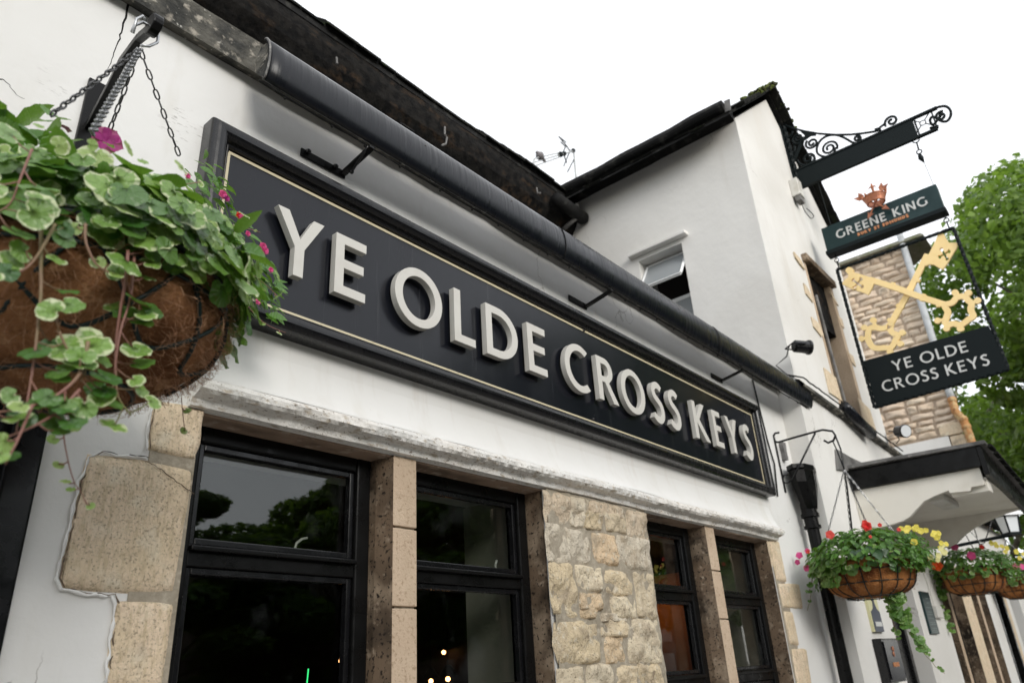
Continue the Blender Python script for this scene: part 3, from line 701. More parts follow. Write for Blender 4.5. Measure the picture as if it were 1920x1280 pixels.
stay([(470, 1030), (500, 1034), (545, 1036), (552, 1030), (556, 1018), (566, 1010), (576, 1008)], .0045, g1)
stay([(815, 1068), (850, 1070), (895, 1074), (925, 1077), (931, 1068), (928, 1060), (931, 1050)], .005, g2)
# pendant lamps inside the bar
def pendant(x, y, z, lab, watt=0):
    t = thing('pendant_lamp', (x, y, z), lab, 'lamp', None)
    part(MB().ball((x, y, z), .017, 8), 'bulb', bulb, t, smooth=True)
    if watt:
        pl_ = bpy.data.lights.new('bulb_light', 'POINT'); pl_.energy = watt; pl_.color = (1, .5, .2); pl_.shadow_soft_size = .03
        po_ = bpy.data.objects.new('bulb_light', pl_); COL.objects.link(po_); po_.parent = t; po_.location = (0, 0, -.05)
    part(MB().lathe([(.02, .10), (.03, .09), (.075, .02), (.07, .018), (.028, .085)], (x, y, z), 14), 'lamp_shade', iron, t, smooth=True)
    part(MB().tube([(x, y, z + .09), (x, y, LZ + .05)], .004, 5), 'cord', iron, t)
for (u, v, y, lab) in ((640, 1238, 2.6, 'small warm bulb glowing inside the leftmost window beside the stone mullion'), (643, 1252, 3.6, 'lower warm bulb glowing deep inside the leftmost window'), (832, 1222, 3.4, 'upper warm bulb glowing inside the second window'), (840, 1272, 2.6, 'pair lamp glowing at the foot of the second window'), (808, 1276, 3.0, 'dim lamp glowing at the foot of the second window, left of its neighbour')):
    p = aty(u, v, y); pendant(p.x, p.y, p.z, lab)
pendant(4.95, 1.15, 2.02, 'warm lamp against the orange wall inside the third window', .7)
p = aty(576, 1262, .6)
t = thing('neon_strip', p, 'thin glowing green light strip inside the leftmost window at its foot', 'light strip')
part(MB().tube([p + Vector((0, 0, -.05)), p + Vector((.004, 0, .016))], .0022, 6), 'tube', neon, t)
# door at the left edge
door = thing('pub_door', (.0, .1, 0), 'black painted door and frame at the left edge under the near flower basket', 'door')
mb = MB(); mb.box(.486, .554, -.012, .16, .02, 2.298); mb.box(-.598, -.53, -.012, .16, .02, 2.298); mb.box(-.53, .486, -.010, .16, 2.23, 2.298)
mb.box(.47, .486, .02, .14, .02, 2.23)
part(mb, 'door_frame', black_clean, door, bevel=.006)
mb = MB(); mb.box(-.53, .47, .09, .13, .025, 2.228); part(mb, 'door_leaf', black_clean, door, bevel=.004)

# ================================================================ NAME BOARD
sign = thing('name_board', (2.76, 0, 2.83), 'long black framed name board with raised pale letters reading YE OLDE CROSS KEYS', 'sign')
SX0, SX1, SZ0, SZ1 = .80, 4.73, 2.515, 3.128
part(MB().box(SX0 + .04, SX1 - .04, -.030, -.004, SZ0 + .04, SZ1 - .04), 'board', board_m, sign)
# moulded frame: profile swept round the rectangle
def frame_sweep(prof, x0, x1, z0, z1):
    mb = MB(); vs = []; fs = []
    cs = [(x0, z0, 1, 1), (x1, z0, -1, 1), (x1, z1, -1, -1), (x0, z1, 1, -1)]; K = len(prof)
    for (x, z, dx, dz) in cs:
        for (inn, dep) in prof: vs.append((x + dx * inn, -dep, z + dz * inn))
    for i in range(4):
        j = (i + 1) % 4
        for k in range(K): fs.append((i * K + k, i * K + (k + 1) % K, j * K + (k + 1) % K, j * K + k))
    mb.add(vs, fs); return mb
prof = [(0, .002), (0, .050)] + [(.028 - .028 * cos(radians(a_)), .050 + .024 * sin(radians(a_))) for a_ in range(10, 181, 17)] + [(.058, .044), (.064, .046), (.068, .040), (.068, .002)]
part(frame_sweep(prof, SX0, SX1, SZ0, SZ1), 'frame', black_clean, sign, smooth=False, bevel=.0015)
mb = frame_sweep([(0, .0302), (0, .0325), (.010, .0325), (.010, .0302)], SX0 + .070, SX1 - .070, SZ0 + .070, SZ1 - .072)
part(mb, 'border_line', gold_line, sign)
for (u, v) in ((425, 281), (1095, 619), (1113, 786), (880, 560)):
    p = aty(u, v, -.034)
    if (u, v) == (880, 560): continue
    part(MB().lathe([(.0001, -.006), (.006, -.005), (.009, 0), (.009, .004)], (p.x, -.032, p.z), 12, axis='y'), 'bolt', black_clean, sign, smooth=True)
LT = [('Y', 1.018, 1.212), ('E', 1.236, 1.386), ('O', 1.487, 1.745), ('L', 1.776, 1.922), ('D', 1.952, 2.180), ('E', 2.208, 2.370), ('C', 2.462, 2.690), ('R', 2.715, 2.925), ('O', 2.915, 3.185), ('S', 3.200, 3.372), ('S', 3.372, 3.548), ('K', 3.650, 3.880), ('E', 3.893, 4.058), ('Y', 4.062, 4.290), ('S', 4.300, 4.478)]
H0, H1 = 2.699, 2.921
for (c, xa, xb) in LT:
    xa *= 1.015
    wd = glyph(c)[0]; k0 = (xb - xa) / wd; H = H1 - H0
    wd, o, h = glyph(c, .0365 / k0, .150)
    lo_, hi_ = min(p[0] for p in o), max(p[0] for p in o); k = (xb - .006 - xa) / (hi_ - lo_)
    f_ = lambda p: (xa + (p[0] - lo_) * k, H0 + p[1] * H)
    mb = MB(); mb.slab([f_(p) for p in o], [[f_(p) for p in hh] for hh in h], fy(0), .044, .070)
    # small standoffs behind so that the letters float off the board
    lo = part(mb, 'letter', letter_m, sign, bevel=.0012)
    lo['label'] = 'raised pale grey letter ' + c

# ================================================================ LIGHT TROUGH above the board
tr = thing('light_trough', (3.1, -.2, 3.3), 'long glossy black half round light hood above the name board', 'light')
cy, cz, rr = -.165, 3.312, .098
mb = MB(); vs = []; fs = []
prof = [(-.186, 3.397), (-.188, 3.399), (-.190, 3.398), (-.198, 3.392), (-.212, 3.372), (-.220, 3.345), (-.224, 3.315), (-.224, 3.285), (-.219, 3.258), (-.210, 3.236), (-.200, 3.224)]
inner = [(-.193, 3.229), (-.203, 3.240), (-.212, 3.262), (-.217, 3.287), (-.217, 3.315), (-.213, 3.343), (-.205, 3.367), (-.193, 3.385), (-.189, 3.390), (-.187, 3.392), (-.185, 3.393)]
HK = 1.0219
sc_ = lambda y, z: (-1.8 + (y + 1.8) * HK, 1.55 + (z - 1.55) * HK)
prof = [sc_(*p) for p in prof]; inner = [sc_(*p) for p in inner]
full = prof + inner; K = len(full); N = 80
for i in range(N + 1):
    x = .886 + (5.53 - .886) * i / N
    bow = .003 * noise.noise(Vector((x * .9, 0, 0)))
    for (y, z) in full: vs.append((x, y + bow, z + bow))
for i in range(N):
    for k in range(K): fs.append((i * K + k, (i + 1) * K + k, (i + 1) * K + (k + 1) % K, i * K + (k + 1) % K))
for e_ in (0, N):
    for k in range(len(prof) - 1): fs.append((e_ * K + k, e_ * K + k + 1, e_ * K + K - 2 - k, e_ * K + K - 1 - k))
mb.add(vs, fs); part(mb, 'hood', trough_m, tr, smooth=True)
mb = MB()
pts = []
for i in range(120):
    x = .86 + 4.5 * i / 119; pts.append((x, -.190 + .004 * noise.noise(Vector((x * 5, 0, 0))), 3.220 + .004 * noise.noise(Vector((x * 4, 3, 0)))))
mb.tube([(x * HK, *sc_(y, z)) for x, y, z in pts], .0035, 5)
for i in range(28):
    x = .95 + 4.4 * i / 27 + R(-.03, .03); mb.ball((x * HK, *sc_(-.188, 3.214)), .005, 5)
part(mb, 'cable', gutter_m, tr, smooth=True)
for xe in (.893, 5.52):
    mb = MB(); mb.add([(x, *sc_(y, z)) for x in (xe, xe + .006) for y, z in ((-.196, 3.235), (-.16, 3.272), (-.135, 3.298), (-.13, 3.36), (-.16, 3.39), (-.19, 3.384), (-.212, 3.34), (-.214, 3.28))], [tuple(range(8)), tuple(range(8, 16))] + [(i, (i + 1) % 8, 8 + (i + 1) % 8, 8 + i) for i in range(8)])
    part(mb, 'end_cap', coping_m if xe < 1 else gutter_m, tr)
part(MB().tube([(.888, y, z) for y, z in prof], .0035, 6), 'hemmed_edge', lead, tr, smooth=True)
for xs in (2.42, 3.98):
    part(MB().tube([(xs, y - .0015, z) for y, z in prof[2:]], .0022, 5), 'joint_strip', gutter_m, tr, smooth=True)
for xs in (1.55, 2.05, 2.95, 3.5, 4.6):
    part(MB().ball((xs, prof[5][0] - .001, prof[5][1]), .0035, 6), 'rivet', lead, tr, smooth=True)
for (bx, kind) in ((1.312, 0), (2.813, 1), (4.332, 1)):
    mb = MB()
    mb.box(bx - .175 if kind == 0 else bx - .14, bx + .012, -.010, -.002, 3.204, 3.236)
    mb.bar((bx, -.010, 3.218), (bx * 1.0, -.170, 3.248), .024, .012)
    br = part(mb, 'bracket', black, tr, bevel=.003)
    if kind == 0:
        mb = MB()
        for xx in (bx - .15, bx - .035): mb.lathe([(.0001, -.012), (.007, -.011), (.010, -.004), (.010, 0)], (xx, -.010, 3.23), 8, axis='y')
        subparent(mb.build('bolt', black_clean, None), br)
        mb = MB(); mb.tube([(bx - .0, -.06, 3.20), (bx - .005, -.09, 3.213), (bx - .01, -.14, 3.235), (bx - .01, -.16, 3.25)], .005, 6); mb.ball((bx - .0, -.06, 3.20), .008, 6)
        subparent(mb.build('clip', black_clean, None, smooth=True), br)
# little metal tab on the coping
for (u, v, lab) in ((765, 240, 'small bent metal tab above the light hood'),):
    p = aty(u, v, .05)
    mb = MB(); mb.tube([p + Vector((-.04, 0, -.05)), p + Vector((-.04, 0, 0)), p + Vector((.03, 0, 0)), p + Vector((.03, 0, -.05))], .005, 5)
    tag(mb.build('metal_tab', gutter_m, None), lab, 'bracket')

# ================================================================ BUILDING BEHIND (dark eaves)
bk = thing('rear_house', (2, 1.8, 0), 'dark stained rear building whose blackened slate eaves run above the pub front', 'building')
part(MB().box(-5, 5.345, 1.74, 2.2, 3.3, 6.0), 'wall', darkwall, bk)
mb = MB(); vs = []; fs = []
# projecting eave course (stone and gutter), sagging a little
prof = [(1.735, 5.46), (1.66, 5.52), (1.60, 5.60), (1.575, 5.72), (1.585, 5.82), (1.60, 5.86), (1.74, 5.88)]
N = 160
for i in range(N + 1):
    x = -5 + 10.34 * i / N
    for (y, z) in prof:
        q = Vector((x * 3, y * 6, z * 6)); d = noise.noise(q) * .012 + noise.noise(q * 5) * .006
        vs.append((x, y + d, z + d + .012 * (x - 3)))
K = len(prof)
for i in range(N):
    for k in range(K): fs.append((i * K + k, (i + 1) * K + k, (i + 1) * K + (k + 1) % K, i * K + (k + 1) % K))
mb.add(vs, fs); part(mb, 'eaves', darkwall, bk)
mb = MB(); x = -5
while x < 5.3:
    w_ = R(.16, .3); zz = .012 * (x - 3) + R(-.006, .012)
    x1 = min(x + w_, 5.34); yo = R(-.02, .02)
    c0 = Vector((x + .004, 1.55 + yo, 5.895 + zz)); L = 3.2
    for k in range(2):
        th = .022
        vs = [(x + .004, 1.55 + yo, 5.89 + zz + k * .024), (x1 - .004, 1.55 + yo, 5.89 + zz + k * .024), (x1 - .004, 1.55 + L, 5.89 + zz + 3.2 + k * .024), (x + .004, 1.55 + L, 5.89 + zz + 3.2 + k * .024)]
        vs += [(a_, b_, c_ + th) for a_, b_, c_ in vs]
        if k: vs = [(a_ + .03, b_ + .09 if i_ % 4 < 2 else b_, c_ + (.09 if i_ % 4 < 2 else 0)) for i_, (a_, b_, c_) in enumerate(vs)]
        mb.add(vs, [(0, 1, 2, 3), (4, 7, 6, 5), (0, 4, 5, 1), (1, 5, 6, 2), (2, 6, 7, 3), (3, 7, 4, 0)])
    x += w_
part(mb, 'roof', slate, bk)
mb = MB(); mb.add([(x, y, z + .012 * (x - 3)) for x in (-5, 5.34) for y, z in ((1.585, 5.84), (1.585, 5.925), (4.7, 9.03), (4.7, 8.8))], [(0, 1, 2, 3), (4, 7, 6, 5), (0, 4, 5, 1), (1, 5, 6, 2), (2, 6, 7, 3), (3, 7, 4, 0)])
part(mb, 'roof_boarding', gutter_m, bk)
# gutter end and swan-neck beside the gable wing
mb = MB(); mb.tube([(4.86, 1.50, 5.66), (5.30, 1.50, 5.65)], .065, 12); mb.ball((5.30, 1.50, 5.65), .066, 8)
part(mb, 'gutter', gutter_m, bk, smooth=True)
mb = MB(); p0 = atx(1082, 382, 5.2); p1 = atx(1081, 408, 5.2); p2 = atx(1056, 430, 5.15)
mb.tube([p0, p1, p2], .022, 8); part(mb, 'downpipe', lead, bk, smooth=True)
for (px) in ([(834, 238), (834, 252), (838, 258), (836, 270), (828, 273)], [(1006, 352), (1008, 362), (1013, 362)], [(631, 108), (632, 120)]):
    P = [aty(u, v, 1.53) for u, v in px]
    part(MB().tube(P, .008, 5), 'gutter_hook', lead, bk)

# ================================================================ GABLE WING
gw = thing('gable_wing', (6.5, -.15, 0), 'tall white gabled wing with a narrow stone framed window and black eaves', 'building')
YW = -.15
outer = [(5.35, 0), (8.12, 0), (8.12, 3.34), (7.74, 3.37), (7.72, 5.80), (6.50, 6.90), (5.35, 5.93)]
holes = [rect(6.41, 7.06, 3.50, 4.90), rect(6.31, 7.135, .02, 2.42)]
mb = MB(); mb.slab(outer, holes, fy(YW), -.34, 0)
part(mb, 'wall', plaster2, gw)
mb = MB(); sh = rect(-4.5, -.1895, 0, 5.93)
wy0, wy1, wz0, wz1 = .545, .985, 4.15, 4.955
mb.slab(sh, [rect(-wy1, -wy0, wz0, wz1)], fx(5.35), -.3, 0.0)
part(mb, 'side_wall', plaster2, gw)
part(MB().box(5.65, 8.1, .19, .25, 0, 5.8), 'inner_wall', interior, gw)
part(MB().box(5.66, 7.7, .26, 4.4, 3.2, 3.25), 'floor', interior, gw)
part(MB().box(6.9, 6.95, .26, 4.4, 3.3, 5.8), 'partition', interior, gw)
part(MB().box(7.70, 7.735, .20, 4.5, 0, 5.8), 'far_wall', plaster2, gw)
# roof slopes as thick slate sheets, ridge at x=6.5
def slope(x0, z0, x1, z1, y0, y1, th=.03, rows=9, cols=26):
    mb = MB(); d = Vector((x1 - x0, 0, z1 - z0)); L = d.length; d.normalize(); nrm = Vector((-d.z, 0, d.x))
    if nrm.z < 0: nrm = -nrm
    for r in range(rows):
        y = y0
        while y < y1:
            w_ = R(.14, .24); ye = min(y + w_, y1)
            s0 = L * r / rows - (R(0, .03)); s1 = L * (r + 1.25) / rows
            if s1 > L: s1 = L
            lift = .018 + R(0, .012)
            P = [Vector((x0, y + .003, z0)) + d * s0 + nrm * lift, Vector((x0, ye - .003, z0)) + d * s0 + nrm * lift, Vector((x0, ye - .003, z0)) + d * s1 + nrm * .002, Vector((x0, y + .003, z0)) + d * s1 + nrm * .002]
            Q = [p + nrm * .016 for p in P]
            mb.add(P + Q, [(0, 1, 2, 3), (4, 7, 6, 5), (0, 4, 5, 1), (1, 5, 6, 2), (2, 6, 7, 3), (3, 7, 4, 0)])
            y = ye
    return mb
sl1 = slope(5.12, 5.80 + .0, 6.50, 7.00, -.20, 4.4); ro = part(sl1, 'roof', slate, gw)
sl2 = slope(7.86, 5.72, 6.50, 7.00, -.20, 4.4); part(sl2, 'roof', slate, gw)
mb = MB()
for (x0, z0, x1, z1) in ((5.10, 5.76, 6.5, 6.97), (7.88, 5.68, 6.5, 6.97)):
    mb.add([(x0, -.19, z0 + .03), (x1, -.19, z1), (x1, 4.4, z1), (x0, 4.4, z0 + .03), (x0, -.19, z0 + .05), (x1, -.19, z1 + .02), (x1, 4.4, z1 + .02), (x0, 4.4, z0 + .05)], [(0, 1, 2, 3), (4, 7, 6, 5), (0, 4, 5, 1), (1, 5, 6, 2), (2, 6, 7, 3), (3, 7, 4, 0)])
part(mb, 'roof_boarding', gutter_m, gw)
# mossy verge stones
mb = MB()
for (x0, z0, x1, z1) in ((5.30, 6.0, 6.5, 7.01), (7.84, 5.80, 6.5, 7.01)):
    n = 14
    for k in range(n):
        p = Vector((x0, -.20, z0)).lerp(Vector((x1, -.20, z1)), k / n); q = Vector((x0, -.20, z0)).lerp(Vector((x1, -.20, z1)), (k + 1.12) / n)
        q.z += .006 + .001 * (k % 2); mb.bar(p, q, .15 + R(-.01, .01), .035 + R(0, .008), up=(0, 0, 1))
part(mb, 'verge', slate, gw, bevel=.004)
mb = MB()
for k in range(260):
    if k < 190: t_ = R(.25, 1) ** .7; p = Vector((5.30, -.22, 6.03)).lerp(Vector((6.5, -.22, 7.03)), t_)
    else: t_ = R(.6, 1) ** .7; p = Vector((7.84, -.22, 5.83)).lerp(Vector((6.5, -.22, 7.03)), t_)
    c_ = p + Vector((R(-.03, .03), R(-.07, .10), R(-.012, .022))); q_ = MB(); q_.ball((0, 0, 0), R(.010, .024), 4)
    mb.add([(c_.x + v[0] * R(.8, 1.5), c_.y + v[1] * R(.8, 1.5), c_.z + v[2] * .7) for v in q_.v], q_.f)
part(mb, 'moss', moss, gw, smooth=True)
# side gutter under the eave
mb = MB(); vs = []; fs = []; prof = [(5.35, 5.99), (5.13, 6.0)] + [(5.19 - .075 * sin(radians(a_)), 5.955 - .07 * cos(radians(a_ - 0)) + .01) for a_ in range(80, -61, -20)] + [(5.35, 5.90)]
N = 60
for i in range(N + 1):
    y = -.14 + 4.4 * i / N
    for (x, z) in prof: vs.append((x + .012 * noise.noise(Vector((y * 4, x * 7, z * 7))), y, z + .012 * noise.noise(Vector((y * 3, x * 7, z)))))
K = len(prof)
for i in range(N):
    for k in range(K): fs.append((i * K + k, (i + 1) * K + k, (i + 1) * K + (k + 1) % K, i * K + (k + 1) % K))
fs.append(tuple(range(K))); mb.add(vs, fs); part(mb, 'gutter', gutter_m, gw)
part(MB().bar((5.17, -.175, 6.00), (5.17, -.16, 5.86), .05, .012, up=(1, 0, 0)), 'gutter_hook', lead, gw)
# front window dressings
mb = MB()
Z4 = lambda a_, b_: (1460 + a_ / 3.2, 460 + b_ / 3.2)
def qpoly(px, y, t0, t1, mb):
    pts = [aty(*Z4(a_, b_), y) for a_, b_ in px]; mb.slab([(p.x, p.z) for p in pts], [], fy(YW), t0, t1)
FT = .012
mb = MB(); qpoly([(83, 42), (128, 95), (150, 150), (118, 112), (92, 72)], YW, .002, FT + .004, mb); part(mb, 'quoin', stone_q, gw)
mb = MB(); qpoly([(143, 228), (160, 246), (185, 290), (200, 345), (178, 315), (158, 290)], YW, .002, FT, mb); part(mb, 'quoin', stone_q, gw)
mb = MB(); qpoly([(190, 430), (235, 470), (262, 540), (252, 550), (205, 490)], YW, .002, FT, mb); part(mb, 'quoin', stone_q, gw)
mb = MB(); qpoly([(265, 735), (300, 765), (352, 810), (385, 945), (345, 915), (300, 885)], YW, .002, FT, mb); part(mb, 'quoin', stone_q, gw)
mb = MB(); qpoly([(300, 275), (328, 315), (355, 365), (335, 345)], YW, .002, FT, mb); part(mb, 'quoin', stone_q, gw)
mb = MB(); qpoly([(345, 420), (375, 445), (388, 500), (368, 480)], YW, .002, FT, mb); part(mb, 'quoin', stone_q, gw)
mb = MB(); qpoly([(405, 640), (440, 665), (458, 728), (430, 700)], YW, .002, FT, mb); part(mb, 'quoin', stone_q, gw)
mb = MB(); qpoly([(470, 915), (540, 985), (578, 1110), (500, 1040)], YW, .002, FT, mb); part(mb, 'quoin', stone_q, gw)
fw = part(MB().box(6.43, 7.04, .00, .006, 3.5, 4.9), 'window', dark_glass, gw)
mb = MB()
mb.box(6.365, 6.409, YW - .006, YW + .22, 3.50, 4.90); mb.box(7.062, 7.13, YW - .006, YW + .0, 3.50, 4.90)
mb.box(7.045, 7.0605, YW - .006, YW + .2, 3.50, 4.90)
subparent(mb.build('jamb', stone_ashlar, None, bevel=.004), fw)
mb = MB(); mb.box(6.34, 7.14, YW - .05, YW + .20, 4.885, 4.955)
subparent(mb.build('lintel', stone_stain, None, bevel=.006), fw)
mb = MB(); mb.box(6.41, 7.06, YW - .005, YW + .14, 3.46, 3.50); subparent(mb.build('sill', stone_q, None), fw)
mb = MB(); mb.tube([(6.425, YW - .02, 4.55), (6.43, YW - .022, 4.0), (6.44, YW - .03, 3.53)], .013, 6); subparent(mb.build('cable', lead, None), fw)
# dark block filling the top of the recess
mb = MB(); mb.box(6.44, 7.043, YW + .05, YW + .14, 4.35, 4.88); subparent(mb.build('recess_block', darkwall, None), fw)
# small hood light lying on the sill
hl = thing('sill_light', (6.7, -.2, 3.47), 'black tube shaped hood light on the sill of the narrow gable window', 'light')
mb = MB(); p = aty(1583, 762, -.22); q = aty(1634, 814, -.22); mb.tube([p, q], .045, 12); part(mb, 'hood', trough_m, hl, smooth=True)
# string course with cable
mb = MB(); vs = []; fs = []; N = 90; prof = [(0, 3.46), (-.03, 3.445), (-.055, 3.41), (-.05, 3.39), (0, 3.38)]
for i in range(N + 1):
    x = 5.352 + 2.75 * i / N
    for (y, z) in prof:
        q = Vector((x * 7, y * 20, z * 12)); d = noise.noise(q) * .008
        vs.append((x, YW + y + d + .0, z + d - .033 * (x - 5.35)))
K = len(prof)
for i in range(N):
    for k in range(K): fs.append((i * K + k, (i + 1) * K + k, (i + 1) * K + (k + 1) % K, i * K + (k + 1) % K))
mb.add(vs, fs); part(mb, 'string_course', coping_m, gw)
mb = MB(); pts = [(5.352 + 2.6 * i / 40, YW - .06, 3.45 - .033 * 2.6 * i / 40 + .012 * noise.noise(Vector((i * .7, 0, 0)))) for i in range(41)]
mb.tube([(5.33, .3, 3.62), (5.32, .0, 3.55)] + pts, .006, 5)
part(mb, 'cable', gutter_m, gw, smooth=True)
# small side window (top hung, open)
sw = part(MB().box(5.50, 5.506, wy0 + .01, wy1 - .01, wz0, 4.50), 'window', plain_glass, gw)
mb = MB()
mb.box(5.49, 5.53, wy0, wy0 + .03, wz0, wz1); mb.box(5.49, 5.53, wy1 - .03, wy1, wz0, wz1); mb.box(5.492, 5.53, wy0 + .03, wy1 - .03, wz1 - .035, wz1); mb.box(5.492, 5.53, wy0 + .03, wy1 - .03, 4.50, 4.535)
subparent(mb.build('frame', whiteupvc, None, bevel=.004), sw)
# open sash: hinged at top, swung outwards
h = Vector((5.47, 0, wz1 - .03)); dn = Vector((-.20, 0, -.30)); ln = dn.normalized()
mb = MB(); ya, yb = wy0 + .02, wy1 - .02; fr = .032
nrm = Vector((ln.z, 0, -ln.x))
def qbar(p, q, wdt): mb.bar(p, q, .02, wdt, up=ln.cross(Vector((0, 1, 0))))
A = h + Vector((0, ya, 0)); B = h + Vector((0, yb, 0)); C = B + dn; D = A + dn
for (p, q) in ((A, B), (B, C), (C, D), (D, A)): mb.tube([p, q], .016, 4)
subparent(mb.build('open_sash', whiteupvc, None), sw)
mb = MB(); mb.add([A, B, C, D], [(0, 1, 2, 3)]); mb.add([A + nrm * .004, B + nrm * .004, C + nrm * .004, D + nrm * .004], [(3, 2, 1, 0)])
subparent(mb.build('pane', plain_glass, None), sw)
mb = MB(); mb.box(5.285, 5.36, .47, 1.06, 5.0, 5.035); subparent(mb.build('drip_stone', plaster2, None, bevel=.006), sw)

# ================================================================ JUNCTION BOX
p = atx(1483, 357, 6.62); jb = thing('junction_box', p, 'pale grey junction box below the wrought iron sign bracket', 'electrical box')
y = YW
part(MB().box(6.55, 6.68, y - .085, y - .001, 5.70, 5.90), 'housing', plastic_w, jb, bevel=.008)
part(MB().box(6.56, 6.67, y - .075, y - .02, 5.64, 5.698), 'gland', lead, jb, bevel=.006)
mb = MB(); mb.tube(cat([(6.63, y - .05, 5.64), (6.65, y - .06, 5.54), (6.72, y - .08, 5.49), (6.80, y - .09, 5.56), (6.86, y - .03, 5.70)]), .004, 5); part(mb, 'cable', gutter_m, jb)

# ================================================================ WROUGHT IRON SIGN BRACKET (plane x = 6.80)
XB = 6.80
ZA = lambda a_, b_: atx(1400 + a_ / 3.688, 150 + b_ / 3.688, XB)
ZE = lambda a_, b_: atx(1420 + a_ / 6.4, 160 + b_ / 6.4, XB)
ib = thing('sign_bracket', (XB, YW, 5.9), 'black wrought iron bracket with scrolls jutting from the gable wall', 'bracket')
part(MB().slab([(.20, 5.925), (1.305, 5.925), (1.305, 6.115), (.20, 6.115)], [], fx(XB), -.012, .012), 'bar_panel', iron, ib)
mb = MB()
mb.box(XB - .02, XB + .02, -1.52, YW, 6.117, 6.137); mb.box(XB - .02, XB + .02, -1.47, YW, 5.903, 5.923)
part(mb, 'rail', iron, ib)
mb = MB()
# back bar on the wall, twisted, runs above and below the arm
n = 40
for i in range(n):
    z0 = 5.86 + 1.09 * i / n; a_ = i * .5
    mb.obox((XB, YW - .03, z0 + .015), (cos(a_) * .018, sin(a_) * .018, 0), (-sin(a_) * .018, cos(a_) * .018, 0), (0, 0, .0155))
part(mb, 'back_bar', iron, ib)
def spiral(c, r, a0, turns, sgn, rend=.22, n=26):
    pts = []
    for i in range(n + 1):
        t_ = i / n; a_ = a0 + sgn * 2 * pi * turns * t_; rr_ = r * (1 - (1 - rend) * t_)
        pts.append(Vector((c.x, c.y - rr_ * cos(a_), c.z + rr_ * sin(a_))))
    return pts
PXM = 190.0
mb = MB(); rw = .0125
def scr(fn, cx, cy, rad, scale, a0, turns, sgn, lead_px=()):
    c = fn(cx, cy); r = rad / scale / PXM * 1.0
    pts = spiral(c, r, a0, turns, sgn)
    pts = [fn(*q) for q in lead_px] + pts
    part(MB().tube(pts, rw, 6), 'scroll', iron, ib, smooth=True)
scr(ZE, 485, 640, 78, 6.4, -1.0, 1.6, -1, [(560, 620), (545, 700)])
scr(ZE, 655, 695, 80, 6.4, 2.2, 1.6, 1, [])
scr(ZE, 862, 755, 100, 6.4, -.6, 1.7, 1, [])
scr(ZE, 615, 880, 85, 6.4, -2.2, 1.6, 1, [])
scr(ZE, 1198, 640, 45, 6.4, -1.6, 1.5, 1, [])
scr(ZE, 300, 645, 72, 6.4, .5, 1.4, -1, [])
scr(ZE, 365, 790, 95, 6.4, .3, 1.5, -1, [])
scr(ZE, 205, 275, 55, 6.4, 3.6, 1.3, -1, [(140, 320)])
scr(ZE, 170, 410, 50, 6.4, 2, 1.2, 1, [])
scr(ZE, 225, 465, 55, 6.4, 1, 1.1, -1, [])
scr(ZE, 350, 590, 80, 6.4, 0, .6, -1, [])
scr(ZA, 1002, 285, 44, 3.688, 3.6, 1.4, -1, [(885, 345), (915, 335), (945, 310)])
scr(ZA, 1345, 250, 35, 3.688, 1.0, 1.3, 1, [])
mb.tube(cat([ZE(*q) for q in ((1280, 660), (1230, 690), (1150, 690), (1060, 640), (960, 600), (850, 605), (760, 660), (715, 750), (725, 820), (790, 855), (870, 850), (925, 800), (930, 750))]), rw, 6)
mb.tube(cat([ZE(*q) for q in ((640, 830), (690, 870), (660, 930), (590, 960), (520, 950), (480, 900))]), rw, 6)
part(mb, 'scroll', iron, ib, smooth=True); mb = MB()
mb.tube(cat([ZA(*q) for q in ((1150, 268), (1240, 222), (1320, 190), (1375, 183), (1408, 210), (1410, 250), (1385, 285), (1345, 285), (1310, 262), (1280, 258), (1268, 285), (1290, 310), (1330, 262), (1350, 235))]), .0125, 6)
mb.tube([ZA(*q) for q in ((1265, 335), (1300, 325), (1322, 318), (1318, 335))], .012, 6)
part(mb, 'scroll', iron, ib, smooth=True)
mb = MB(); mb.tube([ZA(*q) for q in ((215, 296), (260, 312), (320, 335), (400, 355), (500, 372), (620, 380), (720, 378), (800, 370), (880, 358), (930, 345))], [.012] * 10, 8)
part(mb, 'top_stay', iron, ib, smooth=True)
# strut and leaf-like finials
mb = MB(); mb.bar(ZE(560, 620), ZE(450, 880), .012, .035, up=(0, -1, 0)); mb.bar(ZE(455, 880), ZE(340, 1090), .012, .03, up=(0, -1, 0))
part(mb, 'strut', iron, ib)
mb = MB()
def blade(pts): 
    P = [ZE(*q) for q in pts]; mb.slab([(-p.y, p.z) for p in P], [], fx(XB), -.008, .008)
blade([(520, 560), (560, 545), (620, 560), (700, 580), (705, 605), (640, 610), (600, 640), (560, 665), (548, 640), (575, 610)])
part(mb, 'leaf_ornament', iron, ib); mb = MB()
blade([(320, 1000), (400, 940), (430, 965), (420, 1020), (360, 1060), (335, 1110), (345, 1030)])
part(mb, 'leaf_ornament', iron, ib)
# X cells
mb = MB()
for (cx, cy, hx, hy) in ((345, 697, 0, 0), (1218, 297, 0, 0)):
    c = ZA(cx, cy); d = .075
    for a_ in (45, 135, 225, 315):
        e_ = Vector((0, cos(radians(a_)), sin(radians(a_))))
        mb.tube([c + e_ * .024, c + e_ * .11], .0055, 5)
    mb.tube([c + Vector((0, .026 * cos(k * pi / 6), .026 * sin(k * pi / 6))) for k in range(12)], .005, 5, closed=True)
mb.box(XB - .01, XB + .01, -1.325, -1.310, 5.925, 6.115); mb.box(XB - .01, XB + .01, -1.475, -1.462, 5.925, 6.115)
part(mb, 'star_cell', iron, ib, smooth=False)
part(MB().box(XB - .05, XB + .05, YW - .014, YW - .002, 5.86, 6.95), 'wall_plate', iron, ib, bevel=.004)

